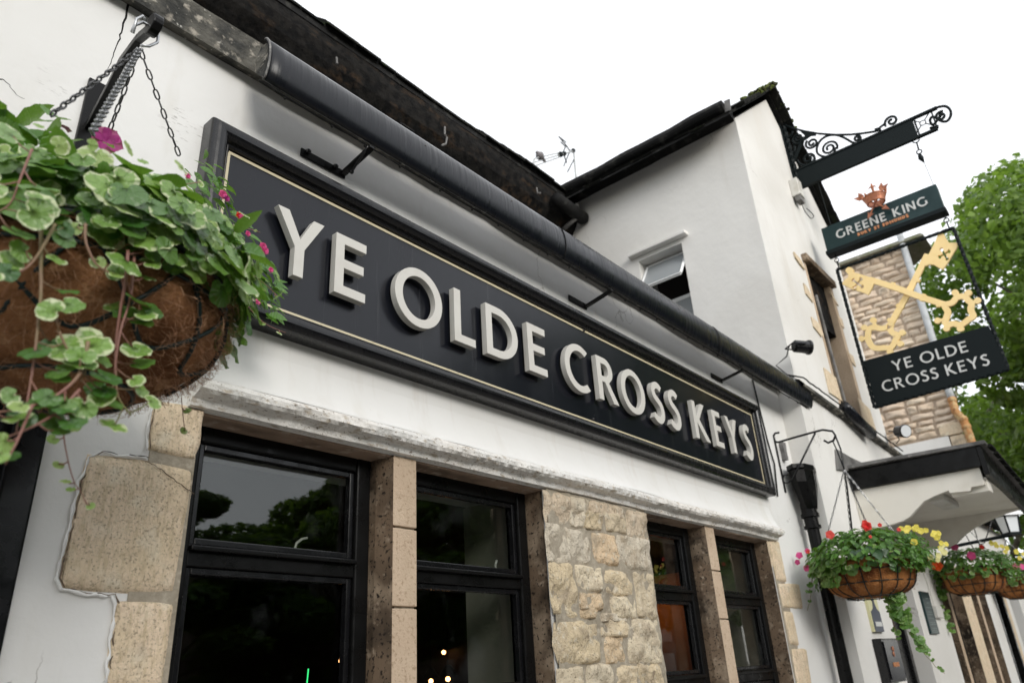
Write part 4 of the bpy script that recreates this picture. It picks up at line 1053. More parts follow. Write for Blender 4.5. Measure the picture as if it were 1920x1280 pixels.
# ================================================================ HANGING SIGN
hs = thing('hanging_sign', (XB, -.82, 5.4), 'hanging pub sign with green header, copper crown and gold crossed keys above a black panel', 'sign')
SA, SBq = .285, 1.312
# header box, slightly splayed: real box 10 cm thick
part(MB().slab(rect(SA, SBq, 5.105, 5.355), [], fx(XB), -.05, .05), 'header_panel', green_panel, hs, bevel=.002)
part(MB().slab(rect(SA - .012, SBq + .012, 5.060, 5.102), [], fx(XB), -.062, .062), 'header_base', panel_black, hs, bevel=.003)
def put_text(lines, mat_, parent, name, x_face, s0, z0, W, H, w=.17, gap=.16, space=.45, th=.006, lab=None):
    wi = 0; mb = MB(); stop = []; n_ = 0
    for w_s in lines.split(' ')[:-1]: n_ += len(w_s); stop.append(n_)
    for gi, (o, h) in enumerate(textline(lines, W, H, w, gap, space)):
        if gi in stop: part(mb, name, mat_, parent); mb = MB()
        mb.slab([(p[0] + s0, p[1] + z0) for p in o], [[(p[0] + s0, p[1] + z0) for p in hh] for hh in h], fx(x_face), .0005, th)
    return part(mb, name, mat_, parent)
ZK = lambda a_, b_, x=XB: atx(1560 + a_ / 6.4, 320 + b_ / 6.4, x)
pa = ZK(70, 865, 6.75); pb = ZK(1165, 440, 6.75)
put_text('GREENE KING', text_w, hs, 'lettering', 6.75, -pa.y + .004, 5.185, -pb.y + pa.y - .002, .088, w=.18, gap=.20, space=.55)
pa = ZK(330, 840, 6.75); pb = ZK(940, 610, 6.75)
put_text('BURY ST EDMUNDS', text_o, hs, 'small_lettering', 6.75, -pa.y, 5.135, -pb.y + pa.y, .030, w=.27, gap=.22, space=.6, th=.008)
# suspension
mb = MB(); c = ZA(1170, 415)
mb.tube([c + Vector((0, .03 * cos(k * pi / 6), .03 * sin(k * pi / 6))) for k in range(12)], .006, 5, closed=True)
mb.tube([ZA(1175, 430), ZA(1190, 485)], .007, 6); c = ZA(1193, 497)
mb.tube([c + Vector((0, .022 * cos(k * pi / 6), .022 * sin(k * pi / 6))) for k in range(12)], .006, 5, closed=True)
mb.tube([ZA(1192, 510), ZA(1205, 540), ZA(1228, 572)], [.012, .024, .004], 8)
mb.tube([ZA(1228, 572), ZA(1290, 722)], .0025, 5)
part(MB().tube([(XB, -.36, 5.90), (XB, -.37, 5.355)], .004, 5), 'hanger', iron, hs)
part(mb, 'hanger', iron, hs, smooth=True)
# crown with crossed arrows
cc = ZK(520, 352, 6.70); ZKc = lambda a_, b_: ZK(a_, b_, 6.69)
def wobc(p, a_, r, h_): return p
mb = MB(); tilt = Matrix.Rotation(radians(0), 4, 'X')
mb.lathe([(.070, -.04), (.080, -.036), (.086, -.008), (.096, .024), (.101, .028), (.101, .037), (.094, .039), (.088, .025), (.078, -.008), (.072, -.032)], cc, 28)
for k in range(8):
    a_ = 2 * pi * k / 8 + .2; e_ = Vector((cos(a_), sin(a_), 0)); t_ = Vector((-sin(a_), cos(a_), 0)); b_ = cc + e_ * .098 + Vector((0, 0, .036))
    if k % 2 == 0:
        mb.tube([b_, b_ + e_ * .008 + Vector((0, 0, .05)), b_ + e_ * .012 + Vector((0, 0, .085))], [.009, .014, .003], 6)
        for s_ in (-1, 1): mb.tube([b_ + Vector((0, 0, .04)), b_ + t_ * .022 * s_ + Vector((0, 0, .055)), b_ + t_ * .034 * s_ + Vector((0, 0, .035))], [.008, .007, .004], 5)
    else: mb.tube([b_, b_ + e_ * .006 + Vector((0, 0, .028))], [.012, .004], 6)
part(mb, 'crown', copper, hs, smooth=False)
for (a_, b_) in (((350, 330), (640, 440)), ((600, 215), (455, 530))):
    mb = MB(); P = ZKc(*a_); Q = ZKc(*b_); d = (Q - P).normalized(); sdv = Vector((1, 0, 0)).cross(d)
    mb.tube([P, Q], .007, 6)
    hd = [Q + d * .045, Q + sdv * .026 - d * .02, Q - d * .008, Q - sdv * .026 - d * .02]
    mb.slab([(-p.y, p.z) for p in hd], [], fx(6.69), -.006, .006)
    for k in range(5):
        b0 = P + d * (.012 * k - .03); 
        for s_ in (-1, 1):
            fl = [b0, b0 + sdv * s_ * .032 - d * .028, b0 + sdv * s_ * .032 - d * .014, b0 + d * .012]
            mb.slab([(-p.y, p.z) for p in fl], [], fx(6.69 - .001 * k - .002 * s_), -.004, .004)
    part(mb, 'arrow', copper, hs)
# square frame of twisted bar
fr = MB(); fA, fB, fT, fBm = .318, 1.322, 4.905, 3.955
def tw(p, q, r=.0115):
    p, q = Vector(p), Vector(q); n = int((q - p).length / .022); d = (q - p).normalized(); u = Vector((1, 0, 0)); v_ = d.cross(u)
    for i in range(n):
        c = p.lerp(q, (i + .5) / n); a_ = i * .6
        fr.obox(c, (u * cos(a_) + v_ * sin(a_)) * r, (-u * sin(a_) + v_ * cos(a_)) * r, d * (q - p).length / n / 2)
tw((XB, -fA, fT), (XB, -fB, fT)); tw((XB, -fA, fT), (XB, -fA, 3.52)); tw((XB, -fB, fT), (XB, -fB - .03, 3.56)); tw((XB, -fA, 3.52), (XB, -fB - .03, 3.56))
part(fr, 'frame', iron, hs)
mb = MB()
for s_ in (fA + .02, fB - .03):
    mb.tube([(XB, -s_, 5.06), (XB, -s_, 5.02)], .006, 5)
    mb.tube([Vector((XB, -s_ + .020 * cos(k * pi / 5), 5.0 + .022 * sin(k * pi / 5))) for k in range(10)], .005, 5, closed=True)
    mb.tube([Vector((XB + .020 * cos(k * pi / 5), -s_, 4.965 + .022 * sin(k * pi / 5))) for k in range(10)], .005, 5, closed=True)
    mb.tube([(XB, -s_, 4.945), (XB, -s_, 4.905)], .006, 5)
part(mb, 'link', iron, hs, smooth=True)
# lower name panel
LA, LB = .345, 1.335
low = [(.333, 3.955), (1.325, 3.955), (1.365, 3.56), (.335, 3.52)]
part(MB().slab(low, [], fx(XB), -.012, .012), 'name_panel', panel_black, hs, bevel=.001)
ZB = lambda a_, b_, x=XB - .012: atx(1400 + a_ / 3.688, 450 + b_ / 3.688, x)
pa = ZB(1010, 905); pb = ZB(1525, 765)
put_text('YE OLDE', text_w, hs, 'lettering', XB - .012, -pa.y + .006, 3.785, -pb.y + pa.y + .002, .096, w=.15, gap=.20, space=.45)
pa = ZB(945, 1045); pb = ZB(1685, 850)
put_text('CROSS KEYS', text_w, hs, 'lettering', XB - .012, -pa.y, 3.630, -pb.y + pa.y, .096, w=.15, gap=.17, space=.42)
# the two keys
def P2(a_, b_): p = ZB(a_, b_, XB - .02); return (-p.y, p.z)
def band(px, wpx, closed=True):
    pts = [P2(*q) for q in px]; wd = wpx / 3.688 / PXM / 1.0 / 2
    Lr = []; Rr_ = []; n = len(pts); fine = []
    for i in range(n if closed else n - 1):
        p0, p1, p2, p3 = (pts[(i + k) % n] if closed else pts[max(0, min(n - 1, i + k))] for k in (-1, 0, 1, 2))
        for k in range(4):
            t_ = k / 4; fine.append(tuple(.5 * ((2 * p1[j]) + (-p0[j] + p2[j]) * t_ + (2 * p0[j] - 5 * p1[j] + 4 * p2[j] - p3[j]) * t_ * t_ + (-p0[j] + 3 * p1[j] - 3 * p2[j] + p3[j]) * t_ ** 3) for j in (0, 1)))
    if not closed: fine.append(pts[-1])
    m_ = len(fine)
    for i in range(m_):
        a_ = fine[i - 1] if (closed or i) else fine[0]; b_ = fine[(i + 1) % m_] if (closed or i < m_ - 1) else fine[-1]
        dx, dy = b_[0] - a_[0], b_[1] - a_[1]; l = math.hypot(dx, dy) or 1
        Lr.append((fine[i][0] - dy / l * wd, fine[i][1] + dx / l * wd)); Rr_.append((fine[i][0] + dy / l * wd, fine[i][1] - dx / l * wd))
    return Lr, Rr_
def disc(px, rpx, n=14):
    c = P2(*px); r = rpx / 3.688 / PXM; return [(c[0] + r * cos(2 * pi * k / n), c[1] + r * sin(2 * pi * k / n)) for k in range(n)]
def area(l): return abs(sum(l[i][0] * l[(i + 1) % len(l)][1] - l[(i + 1) % len(l)][0] * l[i][1] for i in range(len(l))))
def key(ring, knobs, shaft, bit, cross, collars, off, lab):
    mb = MB(); XF = XB + off
    a_, b_ = band(ring, 34); out, inn = (a_, b_) if area(a_) > area(b_) else (b_, a_)
    mb.slab(out, [inn], fx(XF), -.012, .012)
    for k, (kp, base) in enumerate(knobs):
        mb.slab(disc(kp, 19), [], fx(XF), -.0126 - k * .0001, .0126 + k * .0001)
        l, r_ = band([base, kp], 18, False); mb.slab(l + r_[::-1], [], fx(XF), -.0122, .0122)
    l, r_ = band(shaft, 36, False); mb.slab(l + r_[::-1], [], fx(XF), -.0124, .0124)
    holes = []
    if cross:
        (cx, cy), (dx, dy) = cross; q = 7; L_ = 44
        ex, ey = dx, dy; fx_, fy_ = -dy * 1.0, dx * 1.0
        hl_ = []
        for (ux_, uy_, vx_, vy_) in ((ex, ey, fx_, fy_), (fx_, fy_, -ex, -ey), (-ex, -ey, -fx_, -fy_), (-fx_, -fy_, ex, ey)):
            base = [(q, -q), (L_ - 14, -q), (L_ - 10, -q * 1.9), (L_, -q * 1.9), (L_ + 6, 0), (L_, q * 1.9), (L_ - 10, q * 1.9), (L_ - 14, q)]
            for (s1, s2) in base: hl_.append(P2(cx + ux_ * s1 + vx_ * s2, cy + uy_ * s1 + vy_ * s2))
        holes = [hl_]
    mb.slab([P2(*q_) for q_ in bit], holes, fx(XF), -.0128, .0128)
    for k, (p_, q_) in enumerate(collars):
        l, r_ = band([p_, q_], 20, False); mb.slab(l + r_[::-1], [], fx(XF), -.0135 - .0002 * k, .0135 + .0002 * k)
    o = part(mb, 'key', gold, hs); o['label'] = lab
ringA = [(1375, 445), (1420, 432), (1448, 400), (1480, 388), (1512, 392), (1530, 415), (1556, 438), (1548, 480), (1566, 525), (1535, 547), (1500, 575), (1470, 585), (1430, 576), (1395, 585), (1370, 568), (1382, 530), (1390, 495), (1372, 462)]
key(ringA, [((1440, 362), (1450, 400)), ((1533, 364), (1515, 395)), ((1597, 418), (1555, 438)), ((1478, 612), (1476, 580)), ((1382, 610), (1392, 580)), ((1320, 556), (1372, 548))],
    [(850, 272), (1010, 322), (1110, 358), (1220, 398), (1372, 446)],
    [(690, 197), (705, 187), (722, 190), (742, 206), (735, 222), (800, 240), (868, 262), (905, 285), (880, 300), (868, 330), (840, 378), (800, 362), (758, 350), (762, 335), (745, 333), (738, 345), (700, 325), (662, 305), (668, 285), (690, 268), (703, 255), (703, 238), (683, 215)],
    ((768, 300), (.80, .60)), [((1014, 292), (1000, 340)), ((1228, 372), (1208, 420)), ((1330, 425), (1322, 462))], -.010, 'gold key with its bow at the lower right')
ringB = [(990, 572), (962, 596), (920, 604), (880, 596), (842, 606), (832, 640), (832, 680), (860, 728), (900, 742), (945, 738), (985, 738), (1012, 712), (1024, 680), (1040, 652), (1005, 636), (984, 606)]
key(ringB, [((868, 547), (884, 596)), ((806, 598), (842, 612)), ((788, 676), (834, 672)), ((985, 765), (985, 738)), ((1057, 710), (1015, 702)), ((1070, 634), (1035, 650))],
    [(1245, 90), (1190, 200), (1110, 358), (1050, 465), (988, 572)],
    [(1302, -5), (1318, -45), (1342, -56), (1362, -45), (1372, -20), (1385, -5), (1395, 12), (1455, 8), (1450, 45), (1412, 105), (1385, 150), (1352, 196), (1318, 180), (1288, 162), (1258, 160), (1235, 172), (1222, 150), (1262, 75)],
    ((1362, 90), (.86, -.5)), [((1150, 250), (1190, 278)), ((1030, 440), (1078, 462)), ((968, 540), (1015, 560))], .016, 'gold key with its bow at the lower left')

# ================================================================ DOOR CANOPY
cn = thing('door_canopy', (6.9, -.6, 2.8), 'projecting door canopy with black fascia and cream wavy cheek boards on the gable wing', 'canopy')
CX0, CX1 = 6.12, 7.80
ZF, ZFb = 2.885, 2.725
part(MB().box(CX0 - .03, CX0 - .002, -1.05, YW - .002, ZFb, ZF - .02), 'side_fascia', black, cn, bevel=.004)
mb = MB(); vs = [(CX0 - .03, -1.05, 2.66), (CX1 + .15, -1.05, 2.55), (CX1 + .15, -1.05, 2.70), (CX0 - .03, -1.05, ZF - .02)]
vs += [(x, -1.085, z) for x, y, z in vs]; mb.add(vs, [(0, 1, 2, 3), (4, 7, 6, 5), (0, 4, 5, 1), (1, 5, 6, 2), (2, 6, 7, 3), (3, 7, 4, 0)])
part(mb, 'front_fascia', black, cn, bevel=.004)
mb = MB(); vs = [(CX0 - .05, YW, ZF + .005), (CX1 + .18, YW, ZF - .10), (CX1 + .18, -1.12, ZF - .16), (CX0 - .05, -1.12, ZF - .018)]
vs += [(x, y, z + .028) for x, y, z in vs]; mb.add(vs, [(0, 1, 2, 3), (4, 7, 6, 5), (0, 4, 5, 1), (1, 5, 6, 2), (2, 6, 7, 3), (3, 7, 4, 0)])
part(mb, 'roof', lead, cn, bevel=.004)
mb = MB()
for k in range(9): 
    x = CX0 + .02 + k * .2; mb.bar((x, -1.13, ZF - .02 - .075 * k * .2 + .0), (x + .17, -1.13, ZF - .02 - .075 * (k * .2 + .17) + R(0, .01)), .03, .02)
part(mb, 'slate_edge', slate, cn)
def cheek(x0, th):
    pts = [(.152, ZFb - .002), (.152, 2.42), (.30, 2.425), (.374, 2.433), (.45, 2.446), (.50, 2.466), (.55, 2.505), (.62, 2.557), (.70, 2.583), (.79, 2.602), (.80, 2.60), (.80, 2.585), (.93, 2.575), (.945, 2.60), (1.03, 2.60), (1.03, ZFb - .002)]
    mb = MB(); mb.slab(pts, [], fx(x0), -th, 0); return mb
part(cheek(CX0 + .005, .045), 'cheek_board', timber_cream, cn, bevel=.004)
mb = MB()
pts = [(.152, ZFb - .055), (.152, 2.40), (.30, 2.402), (.40, 2.40), (.47, 2.425), (.56, 2.49), (.66, 2.54), (.78, 2.58), (.90, 2.61), (1.03, 2.63), (1.03, ZFb - .055)]
mb.slab(pts, [], fx(CX1 - .05), -.06, 0); part(mb, 'cheek_board', timber_cream, cn, bevel=.004)
part(MB().box(CX0 + .055, CX1 - .055, -1.045, YW - .001, ZFb - .085, ZFb - .065), 'soffit', timber_cream, cn)
part(MB().box(CX0 + .052, CX0 + .18, -1.044, -.80, 2.56, 2.635), 'post_block', timber_cream, cn, bevel=.006)
part(MB().box(CX0 + .25, CX0 + .75, -.72, -.60, 2.58, 2.638), 'light_fitting', plastic_w, cn, bevel=.015)
# lead flashing where canopy meets wall
mb = MB(); P = [aty(u, v, YW - .004) for u, v in ((1565, 842), (1592, 858), (1622, 872), (1600, 884), (1568, 880))]
mb.slab([(p.x, p.z) for p in P], [], fy(YW), .003, .02); part(mb, 'flashing', lead, cn)

# ================================================================ DOOR ITEMS
dd = thing('side_door', (6.7, 0, 0), 'black painted door in the shaded doorway under the canopy', 'door')
part(MB().box(6.312, 7.133, -.005, .04, .02, 2.418), 'door_leaf', black_clean, dd)
part(MB().box(6.312, 6.37, -.03, -.006, .02, 2.418), 'door_frame', black_clean, dd, bevel=.004)
part(MB().box(7.06, 7.133, -.03, -.006, .02, 2.418), 'door_frame', black_clean, dd, bevel=.004)
mbx = thing('notice_case', (5.9, YW, 1.5), 'black wall case with a small copper crest below the banner plaque', 'display case')
part(MB().box(5.70, 6.08, YW - .06, YW - .001, 1.38, 1.655), 'housing', black_clean, mbx, bevel=.006)
part(MB().box(5.725, 6.055, YW - .068, YW - .062, 1.40, 1.635), 'door_panel', board_m, mbx)
mb = MB(); mb.lathe([(.0001, -.004), (.016, -.003), (.018, 0)], (5.89, YW - .070, 1.555), 10, axis='y'); mb.tube([(5.875, YW - .071, 1.58), (5.885, YW - .071, 1.60), (5.895, YW - .071, 1.575), (5.905, YW - .071, 1.60), (5.91, YW - .071, 1.575)], .003, 4)
part(mb, 'crest', copper, mbx)
mb = MB()
for o, h in textline('MENU', .13, .028, .2, .2): mb.slab([(5.825 + p[0], 1.475 + p[1]) for p in o], [[(5.825 + p[0], 1.475 + p[1]) for p in hh] for hh in h], fy(YW), .0685, .0715)
part(mb, 'lettering', text_o, mbx)
bn = thing('banner_plaque', (5.86, YW, 1.82), 'narrow plaque with a pale yellow upper half and a dark tower shape', 'sign')
part(MB().box(5.75, 5.98, YW - .02, YW - .001, 1.70, 1.99), 'panel', mat('plaque_cream', (.62, .60, .36), .4), bn)
mb = MB(); navy = mat('plaque_navy', (.02, .03, .06), .35)
mb.slab([(5.77, 1.70), (5.97, 1.70), (5.97, 1.83), (5.92, 1.85), (5.895, 1.89), (5.89, 1.985), (5.86, 1.985), (5.855, 1.89), (5.83, 1.85), (5.77, 1.83)], [], fy(YW), .0205, .023)
part(mb, 'tower_shape', navy, bn)
part(MB().box(5.80, 5.945, YW - .026, YW - .0235, 1.735, 1.765), 'white_band', text_w, bn)
gs = thing('notice_board', (7.45, YW, 1.85), 'tall dark green notice board with pale lines of small writing on the white pillar', 'sign')
part(MB().box(7.32, 7.60, YW - .02, YW - .001, 1.69, 2.03), 'panel', green_panel, gs, bevel=.002)
mb = MB(); z = 1.99
for (z, w0, w1) in ((1.975, .10, .18), (1.94, .12, .17), (1.935, .11, .12), (1.90, .04, .24), (1.865, .06, .2), (1.845, .05, .22), (1.815, .06, .2), (1.78, .06, .22), (1.765, .04, .24), (1.735, .05, .22), (1.72, .04, .2), (1.705, .03, .24)):
    mb.box(7.32 + w0, 7.32 + w1, YW - .0225, YW - .0205, z - .002, z + .002)
part(mb, 'writing', mat('text_grey', (.22, .26, .25), .5), gs)
ib2 = thing('alarm_box', (7.75, YW, 1.87), 'small beige switch box with cables right of the green notice board', 'electrical box')
part(MB().box(7.64, 7.85, YW - .04, YW - .001, 1.82, 1.92), 'housing', plastic_w, ib2, bevel=.006)
part(MB().tube([(7.72, YW - .01, 1.92), (7.70, YW - .01, 2.1), (7.62, YW - .01, 2.32)], .005, 5), 'cable', plastic_w, ib2)

# ================================================================ HOPPER AND DOWNPIPE
hp = thing('rain_hopper', (5.22, -.08, 2.75), 'black cast iron rain hopper and downpipe beside the right end of the name board', 'downpipe')
c0 = aty(1511, 885, -.09)
cx_, cz_ = 5.235, c0.z
mb = MB()
def hexr(rx, ry, z): return [(cx_ + rx * cos(radians(a_)), -.090 + ry * sin(radians(a_)), z) for a_ in (0, 45, 90, 135, 180, 225, 270, 315)]
lv = [(.170, .085, cz_ + .02), (.170, .085, cz_ - .01), (.150, .076, cz_ - .015), (.145, .074, cz_ - .10), (.080, .056, cz_ - .24), (.060, .05, cz_ - .27)]
vs = [p for l in lv for p in hexr(*l)]; fs = [(i * 8 + k, i * 8 + (k + 1) % 8, (i + 1) * 8 + (k + 1) % 8, (i + 1) * 8 + k) for i in range(len(lv) - 1) for k in range(8)]
mb.add(vs, fs); mb.add(hexr(.165, .08, cz_ + .005), [tuple(range(8))]); part(mb, 'hopper', black, hp, bevel=.003)
mb = MB(); zt = cz_ - .25
mb.lathe([(.052, zt + .02), (.052, zt - .05), (.060, zt - .05), (.060, zt - .075), (.046, zt - .08), (.046, zt - .13), (.056, zt - .13), (.056, zt - .15), (.040, zt - .155), (.040, 0.0)], (cx_, -.080, 0), 18)
part(mb, 'downpipe', black, hp, smooth=False)
# conduit beside the board
mb = MB(); P = [aty(u, v, -.012) for u, v in ((1411, 712), (1425, 770), (1440, 830), (1452, 870), (1458, 930))]; mb.tube(P, .006, 6)
tag(mb.build('cable_run', gutter_m, None, smooth=True), 'thin black cable running down the wall past the right end of the name board', 'cable')
# rusty wall fixing
mb = MB(); p = aty(1471, 845, -.02); mb.slab(rough_rect(p.x - .035, p.x + .02, p.z - .07, p.z + .06, .012, 5, 4), [], fy(0), .001, .03)
tag(mb.build('metal_bracket', lead, None), 'short weathered metal stub on the wall just above the rain hopper', 'bracket')

# ================================================================ FLOODLIGHTS
def flood(name, c, d, r, L, lab, face, wall_p):
    t = thing(name, c, lab, 'floodlight'); d = Vector(d).normalized()
    mb = MB(); c = Vector(c); P = [c - d * L * .5, c - d * L * .42, c + d * L * .35, c + d * L * .36, c + d * L * .5]
    mb.tube(P, [r * .55, r * .82, r * .86, r, r], 16); part(mb, 'housing', black_clean, t, smooth=False, bevel=.002)
    u = Vector((0, 0, 1)).cross(d).normalized()
    part(MB().tube([c + d * L * .5, c + d * (L * .5 + .004)], r * .86, 16), 'lens', face, t)
    mb = MB(); b0 = c - d * L * .75
    mb.tube([c + u * r * 1.05, b0 + u * r * 1.05, b0 - u * r * 1.05, c - u * r * 1.05], .006, 5)
    mb.tube([b0] + [Vector(q) for q in wall_p], .005, 5)
    part(mb, 'yoke', black_clean, t)
c = atx(1503, 650, 5.22)
flood('floodlight', c, (.55, -.45, -.05), .055, .13, 'black cylindrical floodlight at the corner above the end of the light hood', plastic_w, [atx(1475, 668, 5.25), atx(1455, 685, 5.3), (5.34, c.y + .12, c.z - .22)])
c = aty(1690, 808, -.30)
flood('floodlight', c, (-.55, -.7, -.25), .065, .12, 'black floodlight with pale round lens on the corner above the door canopy', lamp_glass, [(8.0, -.2, c.z), (8.0, -.16, c.z - .03)])

# ================================================================ LOWER RANGE WITH STONE WINDOWS
lr = thing('lower_range', (10, -.15, 0), 'low white range with stone mullioned windows beyond the door canopy', 'building')
outer = [(8.125, 0), (13.4, 0), (13.4, 3.05), (8.125, 3.05)]
holes = [rect(8.13, 9.05, .8, 2.35), rect(9.52, 10.35, .8, 2.35), rect(10.92, 11.55, .02, 2.3), rect(12.0, 12.8, .9, 2.3)]
part(MB().slab(outer, holes, fy(YW), -.3, 0), 'wall', plaster2, lr)
part(MB().box(8.05, 13.4, -.02, .02, 0, 3.0), 'dark_interior', dark_glass, lr)
each([(xa, xb, YW - .004, -.025, .8, 2.35) for xa, xb in ((8.40, 8.50), (9.86, 9.96))], 'mullion', stone_ashlar, lr, bevel=.004)
each([(9.054, 9.516, YW - .006, YW + .08, .8, 2.35), (11.55, 11.72, YW - .006, YW + .05, .3, 2.4)], 'stone_pier', stone_q, lr)
each([(9.046, 9.0525, YW - .005, -.025, .8, 2.35), (8.396, 8.399, YW, -.025, .8, 2.35), (10.345, 10.351, YW - .005, -.025, .8, 2.35), (9.856, 9.859, YW, -.025, .8, 2.35)], 'stained_reveal', stone_stain, lr)
for (xa, xb) in ((8.13, 8.395), (8.50, 9.05), (9.52, 9.855), (9.96, 10.345)):
    each([(xa, xa + .04, -.06, -.025, .8, 2.35), (xb - .05, xb, -.06, -.025, .8, 2.35)], 'window_frame', black, lr)
each([(10.93, 11.0, YW - .005, -.03, .02, 2.3), (11.47, 11.54, YW - .005, -.03, .02, 2.3)], 'door_frame', black, lr)
mb = MB(); mb.add([(8.1, YW - .15, 3.05), (13.5, YW - .15, 3.05), (13.5, 2.2, 4.3), (8.1, 2.2, 4.3), (8.1, YW - .15, 3.09), (13.5, YW - .15, 3.09), (13.5, 2.2, 4.34), (8.1, 2.2, 4.34)], [(0, 1, 2, 3), (4, 7, 6, 5), (0, 4, 5, 1), (1, 5, 6, 2), (2, 6, 7, 3), (3, 7, 4, 0)])
part(mb, 'roof', slate, lr)

# ================================================================ STONE HOUSE BEYOND
XN = 13.0
sh = thing('stone_house', (XN, 2, 0), 'coursed buff stone house beyond the gable with white lower wall and drainpipe', 'building')
pT = atx(1690, 470, XN); pB = atx(1800, 760, XN)
YF = (pT.y + pB.y) / 2                    # front corner
mb = MB(); pl = [(XN + .03, YF + .03), (XN + 7, YF + 6.5), (XN + .03, 7)]
mb.add([(x, y, z) for z in (0, 7.95) for x, y in pl], [(0, 1, 2), (3, 4, 5), (0, 1, 4, 3), (1, 2, 5, 4), (2, 0, 3, 5)]); part(mb, 'wall', mortar_far, sh)
mb = MB(); z = 4.62; k = 0
while z < 7.9:
    h_ = R(.08, .15); y = YF + R(0, .12)
    first = True
    y = YF
    while y < 2.6:
        w_ = R(.15, .42); ye = y + w_
        stone(mb, -ye + .002, -y - .002, z + .003, z + h_ - .003, fx(XN + .02), depth=.045, n=6, seed=z * 3 + y, rnd=.06, rough=.035)
        y = ye
    z += h_
part(mb, 'stone_course', stone_far, sh, smooth=True)
part(MB().box(XN - .01, XN + .029, YF + .22, 6.9, 0, 4.60), 'rendered_wall', plaster2, sh)
mb = MB()
for k, (za, zb, w_) in enumerate(((4.60, 4.78, .32), (4.30, 4.58, .20), (3.98, 4.28, .26), (3.6, 3.95, .2), (3.2, 3.58, .26))):
    mb.box(XN - .018, XN + .028, YF, YF + w_, za, zb)
part(mb, 'quoin', stone_q, sh, bevel=.01)
mb = MB()
for zz in (2.9, 2.2, 1.5): mb.box(XN + .5, XN + 1.3, YF + .02, YF + .026, zz - .3, zz + .25)
ztop = pT.z
mb2 = MB()
for k in range(2):
    pl = [(XN - .12 + k * .03, YF - .34 + k * .03), (XN + .55, YF - .34), (XN + 7, YF + 6.5), (XN - .12, 7.2)]
    mb2.add([(x, y, z) for z in (7.97 + k * .042, 8.008 + k * .042) for x, y in pl], [(0, 1, 2, 3), (4, 5, 6, 7)] + [(i, (i + 1) % 4, 4 + (i + 1) % 4, 4 + i) for i in range(4)])
part(mb2, 'roof', mat('stone_slate_eave', (.20, .20, .15), .9, var=((4, (.12, .14, .05), .5, .7, I3), (12, (.3, .29, .24), .55, .7, I3))), sh, bevel=.008)
mb = MB(); P = [atx(u, v, XN - .06) for u, v in ((1687, 440), (1712, 540), (1745, 640), (1780, 735), (1786, 752))]
mb.tube([P[0], P[3], P[4]], .055, 10); part(mb, 'drainpipe', pipe_grey, sh, smooth=True)
mb = MB(); P = [atx(u, v, XN - .07) for u, v in ((1785, 750), (1792, 772), (1806, 786), (1812, 800), (1824, 834), (1845, 900))]
mb.tube(P, .058, 10)
for q in (P[0], P[2], P[3]): mb.ball(q, .07, 6)
part(mb, 'rusty_drainpipe', rust, sh, smooth=True)

# lantern beyond the canopy
c = aty(1886, 968, -.75); ln_ = thing('wall_lantern', c, 'white topped square lantern on a black arm beyond the canopy', 'lantern')
s_ = .16
part(MB().lathe([(.001, .13), (.04, .11), (.15, .02), (.155, .0), (.001, 0)], c, 4), 'lantern_roof', whiteupvc, ln_)
mb = MB(); mb.lathe([(.10, -.005), (.075, -.16)], c, 4); part(mb, 'pane', lamp_glass, ln_)
mb = MB()
for k in range(4):
    a_ = 2 * pi * k / 4; mb.tube([c + Vector((.105 * cos(a_), .105 * sin(a_), 0)), c + Vector((.08 * cos(a_), .08 * sin(a_), -.17))], .009, 4)
mb.tube([c + Vector((0, 0, -.18)), (c.x, YW, c.z - .22)], .018, 6); mb.lathe([(.085, -.16), (.085, -.185), (.001, -.185)], c, 4)
part(mb, 'frame', iron, ln_)

# ================================================================ TV AERIAL
AX = 1000
ay_ = 4.6
at = lambda a_, b_: aty(980 + a_ / 10.66, 240 + b_ / 10.66, ay_)
ar = thing('tv_aerial', at(1090, 1200), 'television aerial on a thin mast above the dark roof valley', 'aerial')
mb = MB(); mb.tube([at(1020, 440), at(1040, 700), at(1095, 1300)], .022, 6); part(mb, 'mast', pipe_grey, ar)
mb = MB(); mb.tube([at(1040, 455), at(735, 540)], .018, 5)
for o_ in (-45, 0, 45): mb.tube([at(745, 535 + o_), at(225, 690 + o_ * 1.7)], .012, 4)
mb.tube([at(232, 620), at(215, 690), at(238, 790)], .02, 5)
part(mb, 'boom', pipe_grey, ar)
mb = MB(); mb.tube([at(800, 500), at(870, 350), at(950, 470)], .014, 4)
for (a_, b_) in (((870, 350), (720, 170)), ((850, 370), (760, 280)), ((940, 480), (820, 760)), ((1020, 640), (895, 880)), ((870, 290), (730, 180)), ((830, 560), (880, 700))): mb.tube([at(*a_), at(*b_)], .013, 4)
mb.ball(at(1010, 455), .05, 6); mb.ball(at(755, 530), .06, 6); mb.ball(at(830, 515), .05, 6)
part(mb, 'reflector', iron, ar)
# bird on the aerial
c = at(345, 545); bd = MB(); prof_r = [.01, .055, .085, .09, .07, .035, .018, .016, .004]
pts = [at(290, 480), at(300, 500), at(318, 525), at(345, 555), at(372, 590), at(395, 610), at(420, 640), at(440, 670), at(448, 690)]
bd.tube(pts, [.015, .045, .07, .082, .07, .045, .03, .028, .02], 10)
bird = thing('pigeon', c, 'grey pigeon perched on the left end of the television aerial', 'bird')
part(bd, 'body', mat('pigeon_grey', (.16, .15, .16), .7), bird, smooth=True)
mb = MB(); mb.ball(at(290, 492), .034, 7); mb.tube([at(283, 494), at(268, 502)], [.01, .002], 5); part(mb, 'head', bpy.data.materials['pigeon_grey'], bird, smooth=True)

